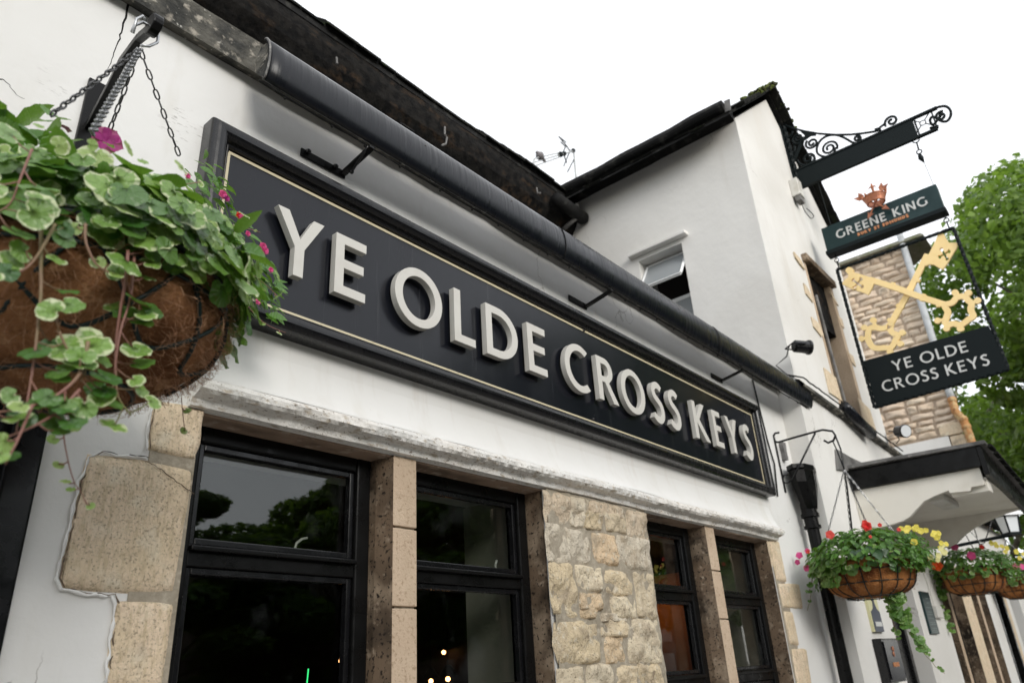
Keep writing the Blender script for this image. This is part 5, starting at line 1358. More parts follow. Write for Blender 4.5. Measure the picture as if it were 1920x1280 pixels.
# ================================================================ LEAVES
def add_leaf(mb, pos, nrm, tip, size, kind='ivy', mi=0):
    pos = Vector(pos); n = Vector(nrm).normalized(); t = Vector(tip); t = (t - n * t.dot(n))
    if t.length < 1e-4: t = n.orthogonal()
    t.normalize(); s_ = n.cross(t)
    vs = []; uvs = []; fs = []
    if kind == 'ivy':
        seg = 33; rings = (.4, .75, .92, 1.0); cup = R(-.12, .25); fold = R(.0, .28); ph = R(0, 6)
        vs.append(pos); uvs.append((0, 0))
        for r in rings:
            for k in range(seg):
                th = pi * 2 * k / seg                     # 0 = tip
                notch = 1 - .55 * math.exp(-((abs(th - pi)) / .30) ** 2)
                scal = 1 + (.085 * (abs(cos(5.5 * th)) ** .7 - .6) if r > .8 else 0)
                rr_ = size * r * notch * scal * (1.0 + .10 * cos(2 * th) * -1)
                a_ = rr_ * sin(th); b_ = rr_ * cos(th) + size * .35
                h_ = -fold * abs(a_) * .55 + cup * r * r * size * .5 + size * .05 * sin(5 * th + ph) * r * r + (.035 * size * cos(7 * th) * r)
                vs.append(pos + t * b_ + s_ * a_ + n * h_); uvs.append((r, k / seg))
        for k in range(seg): fs.append((0, 1 + k, 1 + (k + 1) % seg))
        for q in range(len(rings) - 1):
            for k in range(seg): fs.append((1 + q * seg + k, 1 + (q + 1) * seg + k, 1 + (q + 1) * seg + (k + 1) % seg, 1 + q * seg + (k + 1) % seg))
    else:                                                 # pointed leaf: midrib and two sides
        L = size * 2.4; W = size * (.62 if kind == 'pt' else .85); N_ = 8; curl = R(.05, .5); fold = R(.1, .4)
        for i in range(N_ + 1):
            q = i / N_; wd = W * (sin(pi * min(1, q * 1.02) ** .8) ** .8) if 0 < q < 1 else 0
            ser = 1 + (.12 if (i % 2) else -.06) * (1 if kind == 'big' else .5)
            c_ = pos + t * L * q - n * curl * L * q * q * .5
            vs += [c_ + s_ * wd * ser - n * (-fold * wd), c_, c_ - s_ * wd * ser - n * (-fold * wd)]
            uvs += [(1, q), (0, q), (1, q)]
        for i in range(N_):
            b_ = i * 3; fs += [(b_, b_ + 3, b_ + 4, b_ + 1), (b_ + 1, b_ + 4, b_ + 5, b_ + 2)]
    mb.add(vs, fs, uvs, mi)
def rv(s=1.): return Vector((R(-1, 1), R(-1, 1), R(-1, 1))) * s
def flower(c, n, size, m_, parent, petals=5, double=False, name='flower'):
    mb = MB(); n = Vector(n).normalized(); c = Vector(c)
    u = n.orthogonal().normalized(); v = n.cross(u); lay = 3 if double else 1
    for L_ in range(lay):
        off = R(0, 1); sc = size * (1 - .28 * L_); up = .35 * L_
        for k in range(petals):
            a_ = 2 * pi * (k + off) / petals; d = u * cos(a_) + v * sin(a_); s_ = -u * sin(a_) + v * cos(a_)
            N_ = 5; vs = []; fs = []
            for i in range(N_ + 1):
                q = i / N_; wd = sc * .50 * sin(pi * (.12 + .80 * q)) * (1.15 if q < .9 else .75)
                lift = (.25 + up) * sc * q - .28 * sc * q * q + R(-.02, .02) * sc
                for e_ in (-1, -.5, 0, .5, 1):
                    vs.append(c + d * sc * q * (1 - .12 * abs(e_)) + s_ * wd * e_ + n * (lift + .10 * sc * abs(e_) + sc * .03 * sin(9 * e_ + 7 * q)))
            for i in range(N_):
                for j in range(4): fs.append((i * 5 + j, (i + 1) * 5 + j, (i + 1) * 5 + j + 1, i * 5 + j + 1))
            mb.add(vs, fs)
    return part(mb, name, m_, parent, smooth=True, fix=False)

def chain(p, q, link=.024, r=.0022, wdt=.0065, sag=0.):
    mb = MB(); p, q = Vector(p), Vector(q); n = max(2, int((q - p).length / (link * .78))); d = (q - p).normalized()
    u = d.orthogonal().normalized(); v = d.cross(u)
    for i in range(n):
        c = p.lerp(q, (i + .5) / n); c.z -= sag * math.sin(pi * (i + .5) / n)
        e_ = (u if i % 2 else v); e_ = (e_ + rv(.15)).normalized(); pts = []
        for k in range(12):
            a_ = 2 * pi * k / 12
            pts.append(c + d * (link / 2 - r) * cos(a_) * (1.0) + e_ * wdt * sin(a_) * (.75 + .35 * abs(cos(a_)) ** 2))
        mb.tube(pts, r, 5, closed=True)
    return mb

def basket(root, C, Rm, depth, coir_mat, nfib, wires='grid', seed=1):
    """C = centre of the rim"""
    C = Vector(C)
    def wob(p, a_, r, h_):
        q = p * 9 + Vector((seed * 7, 0, 0)); d = noise.noise(q) * .018 + noise.noise(q * 3) * .010 + noise.noise(q * 9) * .004
        if wires != 'near': d = d * .6 + .011 * abs(sin(8 * (a_ - .1))) ** .6 * (1 if h_ < -.01 else 0)
        o_ = Vector((cos(a_), sin(a_), -.3)); return p + o_ * d
    if wires == 'near': rad = lambda q: Rm * (max(.001, 1 - q ** 3.0)) ** .52 * (1.0 + .05 * sin(pi * q))
    else: rad = lambda q: Rm * (1 - .24 * q) * (max(.0005, 1 - q ** 9)) ** .5
    prof = []
    n = 26
    for i in range(n + 1):
        q = i / n; prof.append((rad(q), -depth * q))
    prof = [(Rm * .90, .015), (Rm * .97, .022)] + prof
    mb = MB(); mb.lathe(prof, C, 64, wob=wob)
    lo = part(mb, 'liner', coir_mat, root, smooth=True)
    if nfib:
        mb = MB()
        for i in range(nfib):
            a_ = R(0, 2 * pi); q = R(0, 1) ** .8; r_ = rad(q) * 1.03
            p = C + Vector((r_ * cos(a_), r_ * sin(a_), -depth * q)); o_ = Vector((cos(a_), sin(a_), -.25 - q)).normalized()
            tg = o_.cross(rv()).normalized(); L = R(.012, .05); pts = [p - o_ * .004]
            bend = rv(.9)
            for k in range(1, 6): pts.append(p + tg * L * k / 5 + o_ * (R(.006, .022) * sin(k / 5 * pi) + (.004 if k < 5 else R(-.006, .014))) + bend * .012 * (k / 5) ** 2)
            mb.tube(pts, R(.00018, .0004), 3, cap=False)
        subparent(mb.build('fibres', fibre, None, fix=False), lo) if lo.parent is None else part(mb, 'fibre_fringe', fibre, root, fix=False)
    mb = MB(); wr = .0042 if wires == 'near' else .0035
    def surf(a_, q, off=.012):
        r_ = rad(q) + off; return C + Vector((r_ * cos(a_), r_ * sin(a_), -depth * q - (off if q > .9 else 0)))
    mb.tube([surf(2 * pi * k / 48, 0, .010) + Vector((0, 0, .012)) for k in range(48)], wr * 1.25, 6, closed=True)
    if wires == 'near':
        nn = 10
        for k in range(nn):                                   # interlaced looping wires
            a0 = 2 * pi * k / nn
            mb.tube([surf(a0 + (i / 16) * 2 * pi / nn * 2.0, (sin(pi * i / 16)) ** .8 * .78) for i in range(17)], wr, 6)
        mb.tube([surf(2 * pi * k / 48, .93) for k in range(48)], wr, 6, closed=True)
        mb.tube([surf(2 * pi * k / 48, .22) for k in range(48)], wr, 6, closed=True)
    else:
        for q in (.28, .62, .93): mb.tube([surf(2 * pi * k / 48, q) for k in range(48)], wr, 6, closed=True)
        for k in range(16): mb.tube([surf(2 * pi * k / 16 + .1, q_ / 12 * .97) for q_ in range(13)], wr, 6)
    part(mb, 'wire_cage', wire_m, root, smooth=True)

def gallows(C_wall, reach, label, drop=.29, lift=0.):
    """wall bracket: back bar on the wall, scrolled top arm and diagonal strut; C_wall = top fixing"""
    x, y, z = C_wall
    t = thing('basket_bracket', C_wall, label, 'bracket', 'wall brackets carrying the flower baskets')
    part(MB().box(x - .012, x + .012, y - .008, y - .001, z - drop - .06, z + .05), 'back_bar', black_clean, t, bevel=.002)
    mb = MB(); P = [Vector((x, y - .03 - .035 * cos(radians(a_)), z + .035 + .035 * sin(radians(a_)))) for a_ in (60, 110, 160, 200, 240, 270)]
    mb.tube(P + [Vector((x, y - .12, z + .005)), Vector((x, y - reach * .6, z + .01)), Vector((x, y - reach * .85, z + .012)), Vector((x, y - reach, z - .012)), Vector((x, y - reach - .012, z - .045)), Vector((x, y - reach + .008, z - .075)), Vector((x, y - reach + .045, z - .082)), Vector((x, y - reach + .068, z - .06))], .0075, 7)
    part(mb, 'arm', black_clean, t, smooth=True)
    mb = MB(); P = [Vector((x, y - .03 - .03 * cos(radians(a_)), z - drop + .03 + .03 * sin(radians(a_)))) for a_ in (60, 120, 180, 230, 270)]
    mb.tube(P + [Vector((x, y - .07, z - drop + .02)), Vector((x, y - reach * .72, z + .004))], .0065, 6)
    part(mb, 'strut', black_clean, t, smooth=True)
    return t

# ---- mid baskets ---------------------------------------------------------
def mound_basket(name, C, Rm, depth, label, recipe, apex_z, trail=None, seed=1, group='hanging flower baskets along the wall', dens=1., apex=None):
    C = Vector(C); t = thing(name, C, label, 'flower basket', group); random.seed(seed * 11)
    basket(t, C, Rm, depth, coir_far, int(350 * dens), 'grid', seed)
    ap = Vector((C.x, C.y, apex_z)) if apex is None else apex
    for k in range(4):
        a_ = 2 * pi * (k + .35) / 4; e_ = C + Vector((Rm * cos(a_), Rm * sin(a_), .02))
        part(chain(ap, e_, .026, .0020, .006), 'chain', chain_s if k % 2 else chain_m, t)
    mb = MB()
    for i in range(int(1100 * dens)):
        a_ = R(0, 2 * pi); el = R(-.35, 1.35); rr_ = Rm * R(1.0, 1.27)
        p = C + Vector((rr_ * cos(a_) * cos(el), rr_ * sin(a_) * cos(el), .02 + max(-.06, Rm * .62 * sin(el) * R(.75, 1.1))))
        o_ = (p - C).normalized()
        n_ = (o_ * .7 + Vector((0, 0, .8)) + rv(.55)).normalized(); tp = (o_ + Vector((0, 0, -.5)) + rv(.7))
        add_leaf(mb, p, n_, tp, R(.014, .025), 'pt')
    part(mb, 'foliage', imp, t, smooth=True, fix=False)
    mb = MB()
    for i in range(int(150 * dens)):
        a_ = R(0, 2 * pi); el = R(-.5, .5); rr_ = Rm * R(1.02, 1.24)
        p = C + Vector((rr_ * cos(a_) * cos(el), rr_ * sin(a_) * cos(el), .0 + Rm * .5 * sin(el))); o_ = (p - C).normalized()
        add_leaf(mb, p, (o_ + Vector((0, 0, .4)) + rv(.5)), Vector((0, 0, -1)) + o_ * .3 + rv(.4), R(.016, .028), 'ivy')
    part(mb, 'ivy', ivy, t, smooth=True, fix=False)
    mb = MB()
    for i in range(int(420 * dens)):
        a_ = radians(R(232, 292)); el = R(-.55, .75); rr_ = Rm * R(1.05, 1.42)
        p = C + Vector((rr_ * cos(a_) * cos(el), rr_ * sin(a_) * cos(el), .02 + Rm * .62 * sin(el))); o_ = (p - C).normalized()
        add_leaf(mb, p, (o_ * .6 + Vector((0, 0, .6)) + rv(.6)), o_ + rv(.8), R(.008, .014), 'pt')
    part(mb, 'fine_foliage', imp, t, smooth=True, fix=False)
    for (m_, items) in recipe:
        for (a_, el, k, s_, dbl) in items:
            p = C + Vector((Rm * 1.22 * k * cos(a_) * cos(el), Rm * 1.22 * k * sin(a_) * cos(el), .04 + Rm * .74 * sin(el)))
            n_ = (p - C).normalized() * .4 + Vector((-1, -.35, -.05)) + rv(.3)
            flower(p + (p - C).normalized() * .015 + rv(.022), n_, s_, m_, t, 5, dbl)
    return t
def ang(px, py): return None
VIEW = Vector((-1, -.25, 0))      # direction from the mid baskets towards the camera (roughly -x)
# azimuths: towards camera ~ 194 deg; image right = -y = 270 deg; image left = +y = 90 deg
def D(a_): return radians(a_)
rec1 = [(petal_red, [(D(208), .62, .98, .034, True), (D(205), .80, .93, .022, True)]),
        (petal_coral, [(D(160), .62, .98, .030, False), (D(218), .60, 1.0, .014, True), (D(238), .62, 1.0, .014, True), (D(130), .28, 1.05, .014, True), (D(204), .38, 1.0, .011, True)]),
        (petal_pink, [(D(105), .25, 1.05, .026, False), (D(110), -.15, 1.08, .026, False), (D(100), .05, 1.1, .02, False), (D(118), .4, 1.0, .02, False)]),
        (petal_yellow, [(D(D_), e_, k_, R(.016, .023), False) for D_, e_, k_ in ((238, .36, 1.12), (242, .16, 1.12), (250, .30, 1.18), (252, .62, 1.05), (256, .72, 1.08), (262, .55, 1.15), (266, .42, 1.2), (270, .30, 1.25), (272, .20, 1.28), (268, .08, 1.25), (276, .42, 1.22), (262, .66, 1.1), (258, .45, 1.15), (272, -.05, 1.25), (280, .12, 1.3), (284, .3, 1.25), (246, .5, 1.1))]),
        (petal_pale, [(D(D_), e_, k_, R(.018, .025), False) for D_, e_, k_ in ((272, -.2, 1.2), (278, -.1, 1.28), (266, -.12, 1.22), (284, 0., 1.25), (262, -.3, 1.12), (276, -.32, 1.15))])]
B1 = Vector((5.05, -.42, 2.075)); 
br1 = gallows((5.075, 0, 2.945), .40, 'black scrolled bracket at the right end of the name board')
bk1 = mound_basket('flower_basket', B1, .275, .205, 'flower basket with red and yellow flowers hanging at the right end of the name board', rec1, 2.66, seed=3)
random.seed(5)
mb = MB(); mb.tube([(5.075, -.41, 2.91), (5.07, -.425, 2.80), (5.06, -.41, 2.55), (5.055, -.38, 2.30), (5.05, -.37, 2.14)], .0055, 6)
part(mb, 'water_tube', black_clean, bk1, smooth=True)
part(MB().tube([(5.075, -.385, 2.875), (5.07, -.40, 2.80), (5.06, -.42, 2.66)], .004, 6), 'hook', iron, bk1, smooth=True)
mb = MB()
for (a_, el, L) in ((192, .35, .052), (206, .30, .062), (214, .28, .045), (184, .30, .040), (199, .5, .04)):
    p = B1 + Vector((.275 * 1.12 * cos(D(a_)), .275 * 1.12 * sin(D(a_)), .06 * el + .03)); add_leaf(mb, p, Vector((cos(D(a_)), sin(D(a_)), .5)) + rv(.2), Vector((cos(D(a_)) * .15, sin(D(a_)) * .6, -1)) + rv(.25), L * .62, 'big')
part(mb, 'broad_leaf', dark_leaf, bk1, smooth=True, fix=False)
mb = MB()                                     # ivy skirt on the left edge and the long trail at the lower right
for i in range(70):
    a_ = D(R(100, 165)); p = B1 + Vector((.30 * cos(a_) * R(.95, 1.1), .30 * sin(a_) * R(.95, 1.1), R(-.12, .05))); add_leaf(mb, p, Vector((cos(a_), sin(a_), .2)) + rv(.4), Vector((0, 0, -1)) + rv(.4), R(.016, .028))
stems = MB()
for (u0, v0, u1, v1, y0, y1, n, sp, s0) in ((1668, 1095, 1690, 1165, -.50, -.52, 70, .05, .026), (1680, 1120, 1735, 1222, -.55, -.60, 34, .035, .021), (1700, 1180, 1772, 1262, -.58, -.66, 7, .012, .012), (1660, 1100, 1682, 1200, -.5, -.5, 10, .03, .018), (1522, 1060, 1516, 1110, -.28, -.27, 5, .02, .022), (1520, 1110, 1495, 1188, -.27, -.25, 5, .012, .012)):
    p = aty(u0, v0, y0); q = aty(u1, v1, y1)
    d_ = (q - p); p = EYE + (p - EYE) * 1.0
    x_fix = 5.03
    p = atx(u0, v0, x_fix); q = atx(u1, v1, x_fix); pts = [p.lerp(q, k / 8) + Vector((0, 0, -.03 * math.sin(pi * k / 8))) + rv(.004) for k in range(9)]
    part(MB().tube(pts, .0016, 5), 'stem', stemr, bk1, smooth=True)
    for i in range(n):
        k = R(0, 1); c = p.lerp(q, k) + rv(sp * (1 - .5 * k)); add_leaf(mb, c, Vector((-1, -.4, .5)) + rv(.6), Vector((0, -.2, -1)) + rv(.6), s0 * R(.7, 1.1))
part(mb, 'trailing_ivy', leafmat('ivy_green', (.06, .16, .02), (.14, .27, .05), (.35, .5, .18)), bk1, smooth=True, fix=False)

rec2 = [(petal_orange, [(D(150), .12, 1.12, .052, True)]), (petal_pink, [(D(198), .42, 1.03, .042, False), (D(170), 1.0, 1.0, .036, False)]), (petal_red, [(D(225), .7, 1.0, .025, True), (D(120), .3, 1.05, .02, True)]),
        (petal_yellow, [(D(D_), e_, k_, R(.020, .029), False) for D_, e_, k_ in ((238, .75, 1.1), (246, .66, 1.15), (252, .6, 1.2), (258, .5, 1.22), (262, .42, 1.28), (268, .3, 1.3), (274, .2, 1.32), (250, .4, 1.18), (244, .3, 1.15), (280, .1, 1.35), (284, .0, 1.35), (256, .8, 1.1), (262, .15, 1.25))])]
B2 = Vector((8.15, -.45, 2.205))
br2 = gallows((8.2, YW, 3.02), .33, 'black scrolled bracket beside the door canopy, behind the nearer one', drop=.29)
bk2 = mound_basket('flower_basket', B2, .275, .20, 'flower basket with one orange bloom and yellow flowers beyond the door canopy', rec2, 2.75, seed=4, dens=.8)
random.seed(8)
mb = MB()
for i in range(60):
    k = R(0, 1); c = atx(1752, 1075, 8.05).lerp(atx(1775, 1175, 8.05), k) + rv(.05); add_leaf(mb, c, Vector((-1, -.4, .5)) + rv(.6), Vector((0, -.2, -1)) + rv(.6), R(.016, .028))
part(mb, 'trailing_ivy', bpy.data.materials['ivy_green'], bk2, smooth=True, fix=False)
rec3 = [(petal_pink, [(D(a_), e_, 1.08, .04, False) for a_, e_ in ((150, .5), (165, .7), (185, .55), (200, .45), (215, .6), (175, .35), (120, -.1), (230, .4), (160, .9))])]
B3 = Vector((11.0, -.45, 2.27)); gallows((11.0, YW, 3.02), .33, 'farthest basket bracket at the right edge of the picture')
bk3 = mound_basket('flower_basket', B3, .28, .2, 'farthest flower basket with pink blooms at the right edge', rec3, 2.75, seed=6, dens=.6)

# ---- near basket ---------------------------------------------------------
random.seed(21)
B0 = Vector((.418, -.46, 2.235)); AP = aty(262, 92, -.45)
nb = thing('flower_basket', B0, 'large near flower basket of variegated ivy with shaggy brown coir liner at the left', 'flower basket', 'hanging flower baskets along the wall')
basket(nb, B0, .236, .198, coir, 2400, 'near', 1)
# bracket of the near basket
nbk = thing('basket_bracket', (.50, 0, 3.0), 'flat black bracket with round eye above the near flower basket', 'bracket', 'wall brackets carrying the flower baskets')
part(MB().box(.475, .520, -.012, -.001, 2.70, 3.085), 'wall_plate', black, nbk, bevel=.002)
tipb = aty(288, 48, -.46)
P = [Vector((.498, -.010, 2.93)), aty(205, 165, -.16), aty(228, 118, -.28), aty(262, 72, -.38), tipb + Vector((0, .02, .0))]
mb = MB()
for i in range(len(P) - 1): mb.bar(P[i], P[i + 1], .022, .016, up=(1, 0, 0))
part(mb, 'arm', black, nbk, bevel=.002)
mb = MB(); mb.tube([tipb + Vector((-.010, 0, 0)), tipb + Vector((.012, 0, 0))], .026, 18); part(mb, 'eye', black, nbk, smooth=False, bevel=.003)
mb = MB(); mb.tube([aty(u, v, -.46) for u, v in ((250, 62), (256, 36), (268, 30), (274, 40))], .003, 6)
mb.tube([aty(u, v, -.45) for u, v in ((247, 60), (252, 48), (268, 42), (285, 50), (297, 66), (295, 80), (280, 87), (264, 86))], .0034, 6)
part(mb, 'hook', galv, nb, smooth=True)
rim = lambda a_: B0 + Vector((.285 * cos(D(a_)), .285 * sin(D(a_)), .03))
for (e_, m_) in ((aty(95, 216, -.62), chain_m), (aty(205, 246, -.30), chain_m), (aty(336, 292, -.34), chain_m)):
    part(chain(AP, e_, .026, .0019, .0058), 'chain', m_, nb, smooth=True)
e_ = aty(172, 250, -.60); part(chain(AP, e_, .012, .0026, .0085), 'chain', chain_s, nb, smooth=True)
# variegated ivy on top and front
lv = MB(); yg = MB(); im = MB(); st = MB()
for i in range(980):
    a_ = D(R(60, 400)); el = R(-.35, 1.2); rr_ = R(.245, .315)
    p = B0 + Vector((rr_ * cos(a_) * cos(el) ** .7, rr_ * sin(a_) * cos(el) ** .7, .02 + .15 * sin(el) * R(.8, 1.1)))
    o_ = (p - B0); o_.z = 0; o_.normalize()
    n_ = (o_ * R(.8, 1.4) + Vector((0, -.25, R(.15, .8))) + rv(.45)).normalized()
    add_leaf(lv if R(0, 1) < .84 else (yg if R(0, 1) < .6 else im), p, n_, o_ + Vector((0, 0, -.7)) + rv(.5), R(.013, .031))
for i in range(420):                      # darker busy foliage inside the mound
    a_ = D(R(0, 360)); rr_ = R(.1, .28); p = B0 + Vector((rr_ * cos(a_), rr_ * sin(a_), R(.01, .13))); add_leaf(im, p, Vector((0, 0, 1)) + rv(.8), rv(), R(.022, .034), 'pt')
def trail(px, y, n, s0, s1, mbl, r=.0022, spread=.018, face=(-.25, -1, .55)):
    ys = y if isinstance(y, (list, tuple)) else [y] * len(px)
    P = [aty(u, v, yy) for (u, v), yy in zip(px, ys)]
    F_ = []
    for i in range(len(P) - 1):
        p0, p1, p2, p3 = P[max(i - 1, 0)], P[i], P[i + 1], P[min(i + 2, len(P) - 1)]
        for k in range(5):
            t_ = k / 5; F_.append(.5 * ((2 * p1) + (-p0 + p2) * t_ + (2 * p0 - 5 * p1 + 4 * p2 - p3) * t_ * t_ + (-p0 + 3 * p1 - 3 * p2 + p3) * t_ ** 3))
    F_.append(P[-1]); N_ = len(F_); st = MB()
    st.tube(F_, [r * (1 - .6 * i / N_) for i in range(N_)], 6)
    for i in range(n):
        k = (i + .5) / n; c = F_[min(N_ - 1, int(k * N_))]; s_ = (s0 + (s1 - s0) * k) * R(.62, 1.08)
        off = Vector((R(-1, 1), R(-.3, .3), R(-.6, .6))).normalized() * spread
        st.tube([c, c + off * .6 + Vector((0, 0, -.003)), c + off], .0011, 4)
        n_ = Vector(face) + rv(.5); add_leaf(mbl, c + off, n_, off * 1.0 + Vector((0, 0, -.012)) + rv(.008), s_)
    part(st, 'stem', stemr, nb, smooth=True)
YN = -.76
trail([(77, 405), (77, 500), (76, 560), (68, 640), (60, 700), (50, 760)], YN, 9, .024, .020, lv, .0028, .030)
trail([(103, 420), (85, 455), (62, 490), (40, 508), (8, 518)], YN - .01, 5, .020, .014, lv, .0026, .018)
trail([(160, 420), (161, 455), (180, 495), (205, 510)], YN, 3, .020, .010, yg, .0026, .012)
trail([(240, 470), (236, 520), (226, 580), (218, 640), (217, 700), (222, 745), (246, 778)], [-.74, -.74, -.73, -.72, -.72, -.72, -.72], 14, .027, .018, lv, .0028, .032)
trail([(252, 480), (244, 560), (226, 620), (214, 700)], -.735, 7, .024, .020, lv, .0024, .030)
trail([(165, 640), (150, 700), (100, 745), (40, 765), (-20, 775)], -.78, 6, .022, .016, lv, .003, .02)
trail([(150, 730), (110, 770), (60, 800), (-10, 828)], -.78, 6, .020, .014, lv, .0026, .02)
trail([(60, 760), (35, 820), (10, 870)], -.80, 3, .016, .012, yg, .0022, .012)
trail([(135, 780), (120, 810), (128, 865), (140, 905), (150, 918), (162, 945)], -.60, 6, .013, .006, yg, .0012, .012)
trail([(340, 745), (346, 800), (355, 812)], -.30, 2, .010, .008, yg, .0010, .008)
trail([(110, 620), (130, 660), (160, 690), (150, 715)], -.77, 7, .024, .02, lv, .002, .03)
trail([(60, 280), (40, 330), (20, 380), (-10, 400)], -.77, 6, .028, .024, lv, .002, .03)
# right flank: busy plant, pink flowers, pale young shoots
for i in range(230):
    k = R(0, 1)
    u = 372 + 140 * k + R(-30, 16); v = 318 + 245 * k + R(-40, 55); yy = -.18 - R(-.03, .08)
    if v > 600: continue
    p = aty(u, v, yy); add_leaf(im, p, Vector((.3, -.8, .7)) + rv(.6), Vector((.9, .1, -.35)) + rv(.5), R(.012, .021), 'pt')
for i in range(70):
    k = R(0, 1); u = 350 + 110 * k + R(-30, 10); v = 345 + 180 * k + R(-20, 45); p = aty(u, v, R(-.34, -.26))
    add_leaf(lv if R(0, 1) < .55 else yg, p, Vector((.1, -1, .7)) + rv(.5), Vector((.6, .1, -.7)) + rv(.5), R(.012, .022))
for i in range(26):
    p = aty(R(440, 490), R(480, 590), R(-.20, -.12)); add_leaf(im, p, Vector((.3, -.8, .5)) + rv(.6), Vector((.9, .1, -.35)) + rv(.5), R(.012, .02), 'pt')
trail([(359, 392), (400, 470), (427, 520), (470, 580), (500, 608), (536, 624)], [-.36, -.34, -.33, -.30, -.30, -.30], 5, .012, .007, yg, .0014, .010)
trail([(345, 388), (400, 415), (470, 430), (488, 436)], [-.42, -.40, -.36, -.34], 3, .010, .006, yg, .0014, .006)
trail([(350, 400), (395, 440), (430, 470), (445, 492), (500, 535), (520, 556)], [-.40, -.38, -.34, -.32, -.28, -.28], 6, .012, .006, yg, .0014, .008)
trail([(300, 345), (350, 345), (378, 340)], -.46, 2, .012, .008, yg, .0014, .006)
trail([(335, 420), (350, 470), (375, 488), (398, 492)], -.50, 2, .013, .005, lv, .0014, .008)
for i in range(46):                       # pale shoots scattered over the mound
    a_ = D(R(120, 380)); el = R(-.1, 1.1); p = B0 + Vector((.35 * cos(a_) * cos(el), .35 * sin(a_) * cos(el), .04 + .16 * sin(el))); add_leaf(yg, p, (p - B0) + rv(.2), rv(), R(.008, .015))
for i in range(26):                       # big light green leaves at the back left
    p = aty(R(-20, 95), R(215, 330), R(-.62, -.40)); add_leaf(im, p, Vector((-.1, -.5, .5)) + rv(.6), Vector((-.2, 0, .8)) + rv(.7), R(.024, .036), 'big')
part(lv, 'variegated_foliage', ivy, nb, smooth=True, fix=False)
part(yg, 'young_foliage', ivy_young, nb, smooth=True, fix=False)
part(im, 'green_foliage', imp, nb, smooth=True, fix=False)
flower(aty(200, 264, -.46), (-.1, -1, -.1), .034, petal_mag, nb, 5, False)
flower(aty(124, 242, -.5), (.3, -.3, 1), .012, petal_mag, nb, 4, False, 'bud')
for (u, v, s_, m_) in ((425, 372, .012, petal_mag), (352, 330, .010, petal_pink), (470, 520, .010, petal_pink), (418, 365, .016, petal_pink), (455, 410, .017, petal_pink), (448, 404, .012, petal_red), (493, 463, .016, petal_pink), (497, 470, .014, petal_pink), (508, 506, .010, petal_pink), (484, 565, .011, petal_pink), (465, 438, .010, petal_pink)):
    flower(aty(u, v, -.40), (.1, -1, -.1), s_ * .82, m_, nb, 5, True)

# ================================================================ TREES
def tree(name, base, h, cr_x, cr_z, cz_, n, ls, m_, label, group=None, seed=1, clumps=26, bark_m=bark):
    random.seed(seed); base = Vector(base); t = thing(name, base, label, 'tree', group)
    cc_ = base + Vector((0, 0, cz_)); mb = MB()
    mb.tube([base + Vector((0, 0, -.2)), base + Vector((.05, 0, h * .25)), base + Vector((-.05, .1, h * .5)), base + Vector((.1, 0, h * .85))], [.32, .26, .18, .05], 10)
    cl = []
    for i in range(clumps):
        while True:
            q = rv()
            if q.length < 1: break
        q = q.normalized() * (q.length ** .45)
        c = cc_ + Vector((q.x * cr_x, q.y * cr_x, q.z * cr_z)); cl.append((c, R(.14, .30) * cr_x))
        if i % 2 == 0:
            s0 = base + Vector((0, 0, h * R(.22, .55))); mid = s0.lerp(c, .5) + rv(.3)
            mb.tube([s0, mid, c], [.10, .06, .02], 6)
    part(mb, 'trunk', bark_m, t, smooth=True)
    lm = MB(); V_ = []; F2 = []
    for i in range(n):
        c, r = cl[i % len(cl)]
        q = rv()
        while q.length > 1: q = rv()
        q = q.normalized() * (q.length ** .5)
        p = c + Vector((q.x * r, q.y * r, q.z * r * .75)); nn = (rv() + Vector((0, 0, .6)) + q * .6).normalized(); u = nn.orthogonal().normalized(); a_ = R(0, 6.28)
        v = nn.cross(u); u, v = u * cos(a_) + v * sin(a_), v * cos(a_) - u * sin(a_); s_ = ls * R(.6, 1.2)
        k = len(V_)
        V_ += [p - u * s_, p - u * s_ * .25 + v * s_ * .62 - nn * s_ * .1, p + u * s_ + nn * s_ * .1, p - u * s_ * .2 - v * s_ * .62 - nn * s_ * .1]; F2.append((k, k + 1, k + 2, k + 3))
    lm.add(V_, F2); part(lm, 'crown', m_, t, fix=False)
    return t
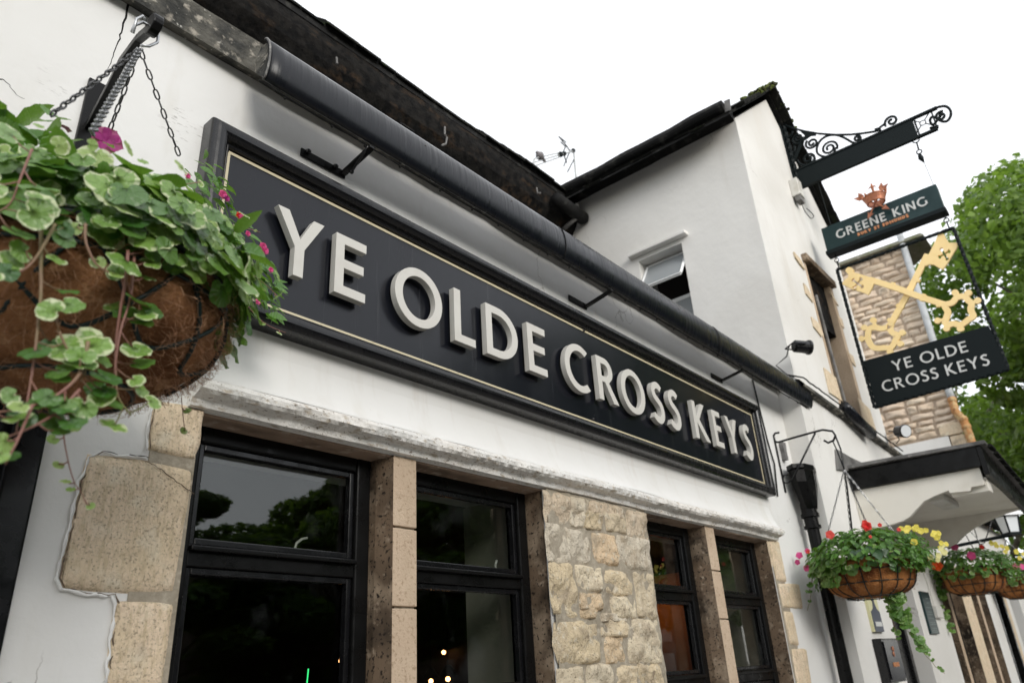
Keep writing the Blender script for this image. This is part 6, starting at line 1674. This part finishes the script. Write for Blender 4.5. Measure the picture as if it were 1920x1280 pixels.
tree('plane_tree', (20, -4.0, 0), 11, 4.9, 4.7, 7.2, 56000, .10, tree_leaf, 'tall bright green plane tree behind the hanging sign at the right', seed=31, clumps=80)
tree('plane_tree', (27, 2.0, 0), 13, 5.0, 4.6, 7.6, 14000, .15, tree_leaf, 'farther green tree glimpsed low between the stone house and the near plane tree', seed=32, clumps=40)
labs = ['street tree across the road, farthest to the left of the camera', 'shorter street tree across the road, second from the left', 'street tree across the road straight behind the camera', 'street tree across the road opposite the first stone pier', 'street tree across the road opposite the rain hopper', 'street tree across the road opposite the gabled wing', 'street tree across the road opposite the low white range', 'last but one street tree down the road', 'farthest street tree down the road']
for k, (x, y, h_) in enumerate(((-10, -12.5, 7.2), (-4.0, -13, 6.2), (1.5, -12.5, 5.4), (6.5, -13.0, 5.2), (11.5, -12.5, 6.0), (15, -10.8, 10.0), (20.5, -10.5, 12.5), (28, -11, 14.5), (38, -11.5, 16))):
    if k == 0:
        proto = tree('street_tree', (x, y, 0), 8.5, 3.3, 3.3, 5.2, 42000, .125, tree_leaf2, labs[0], 'street trees across the road', seed=50, clumps=70)
    else:
        c = copy_thing(proto, (x, y, 0), labs[k], rotz=k * 1.3); c.scale = (1 if k < 7 else 1.5, 1, h_ / 8.5)
tw_ = thing('terrace', (8, -19, 0), 'long dark stone terrace across the road behind the street trees', 'building')
part(MB().box(-30, 45, -24, -18, -.1, 4.2), 'wall', mat('terrace_stone', (.16, .13, .10), .9, var=((2, (.1, .08, .06), .45, .6, I3),)), tw_)
mb = MB(); mb.add([(-30, -17.7, 4.15), (45, -17.7, 4.15), (45, -21, 5.9), (-30, -21, 5.9), (45, -24.3, 4.15), (-30, -24.3, 4.15)], [(0, 1, 2, 3), (3, 2, 4, 5)]); part(mb, 'roof', slate, tw_)
for x in range(-28, 44, 3):
    part(MB().box(x, x + 1.0, -18.0, -17.97, 2.8, 3.8).box(x, x + 1.0, -18.0, -17.97, .9, 2.3), 'window', dark_glass, tw_)
for o in bpy.data.objects:
    if '_w' in o: del o['_w']
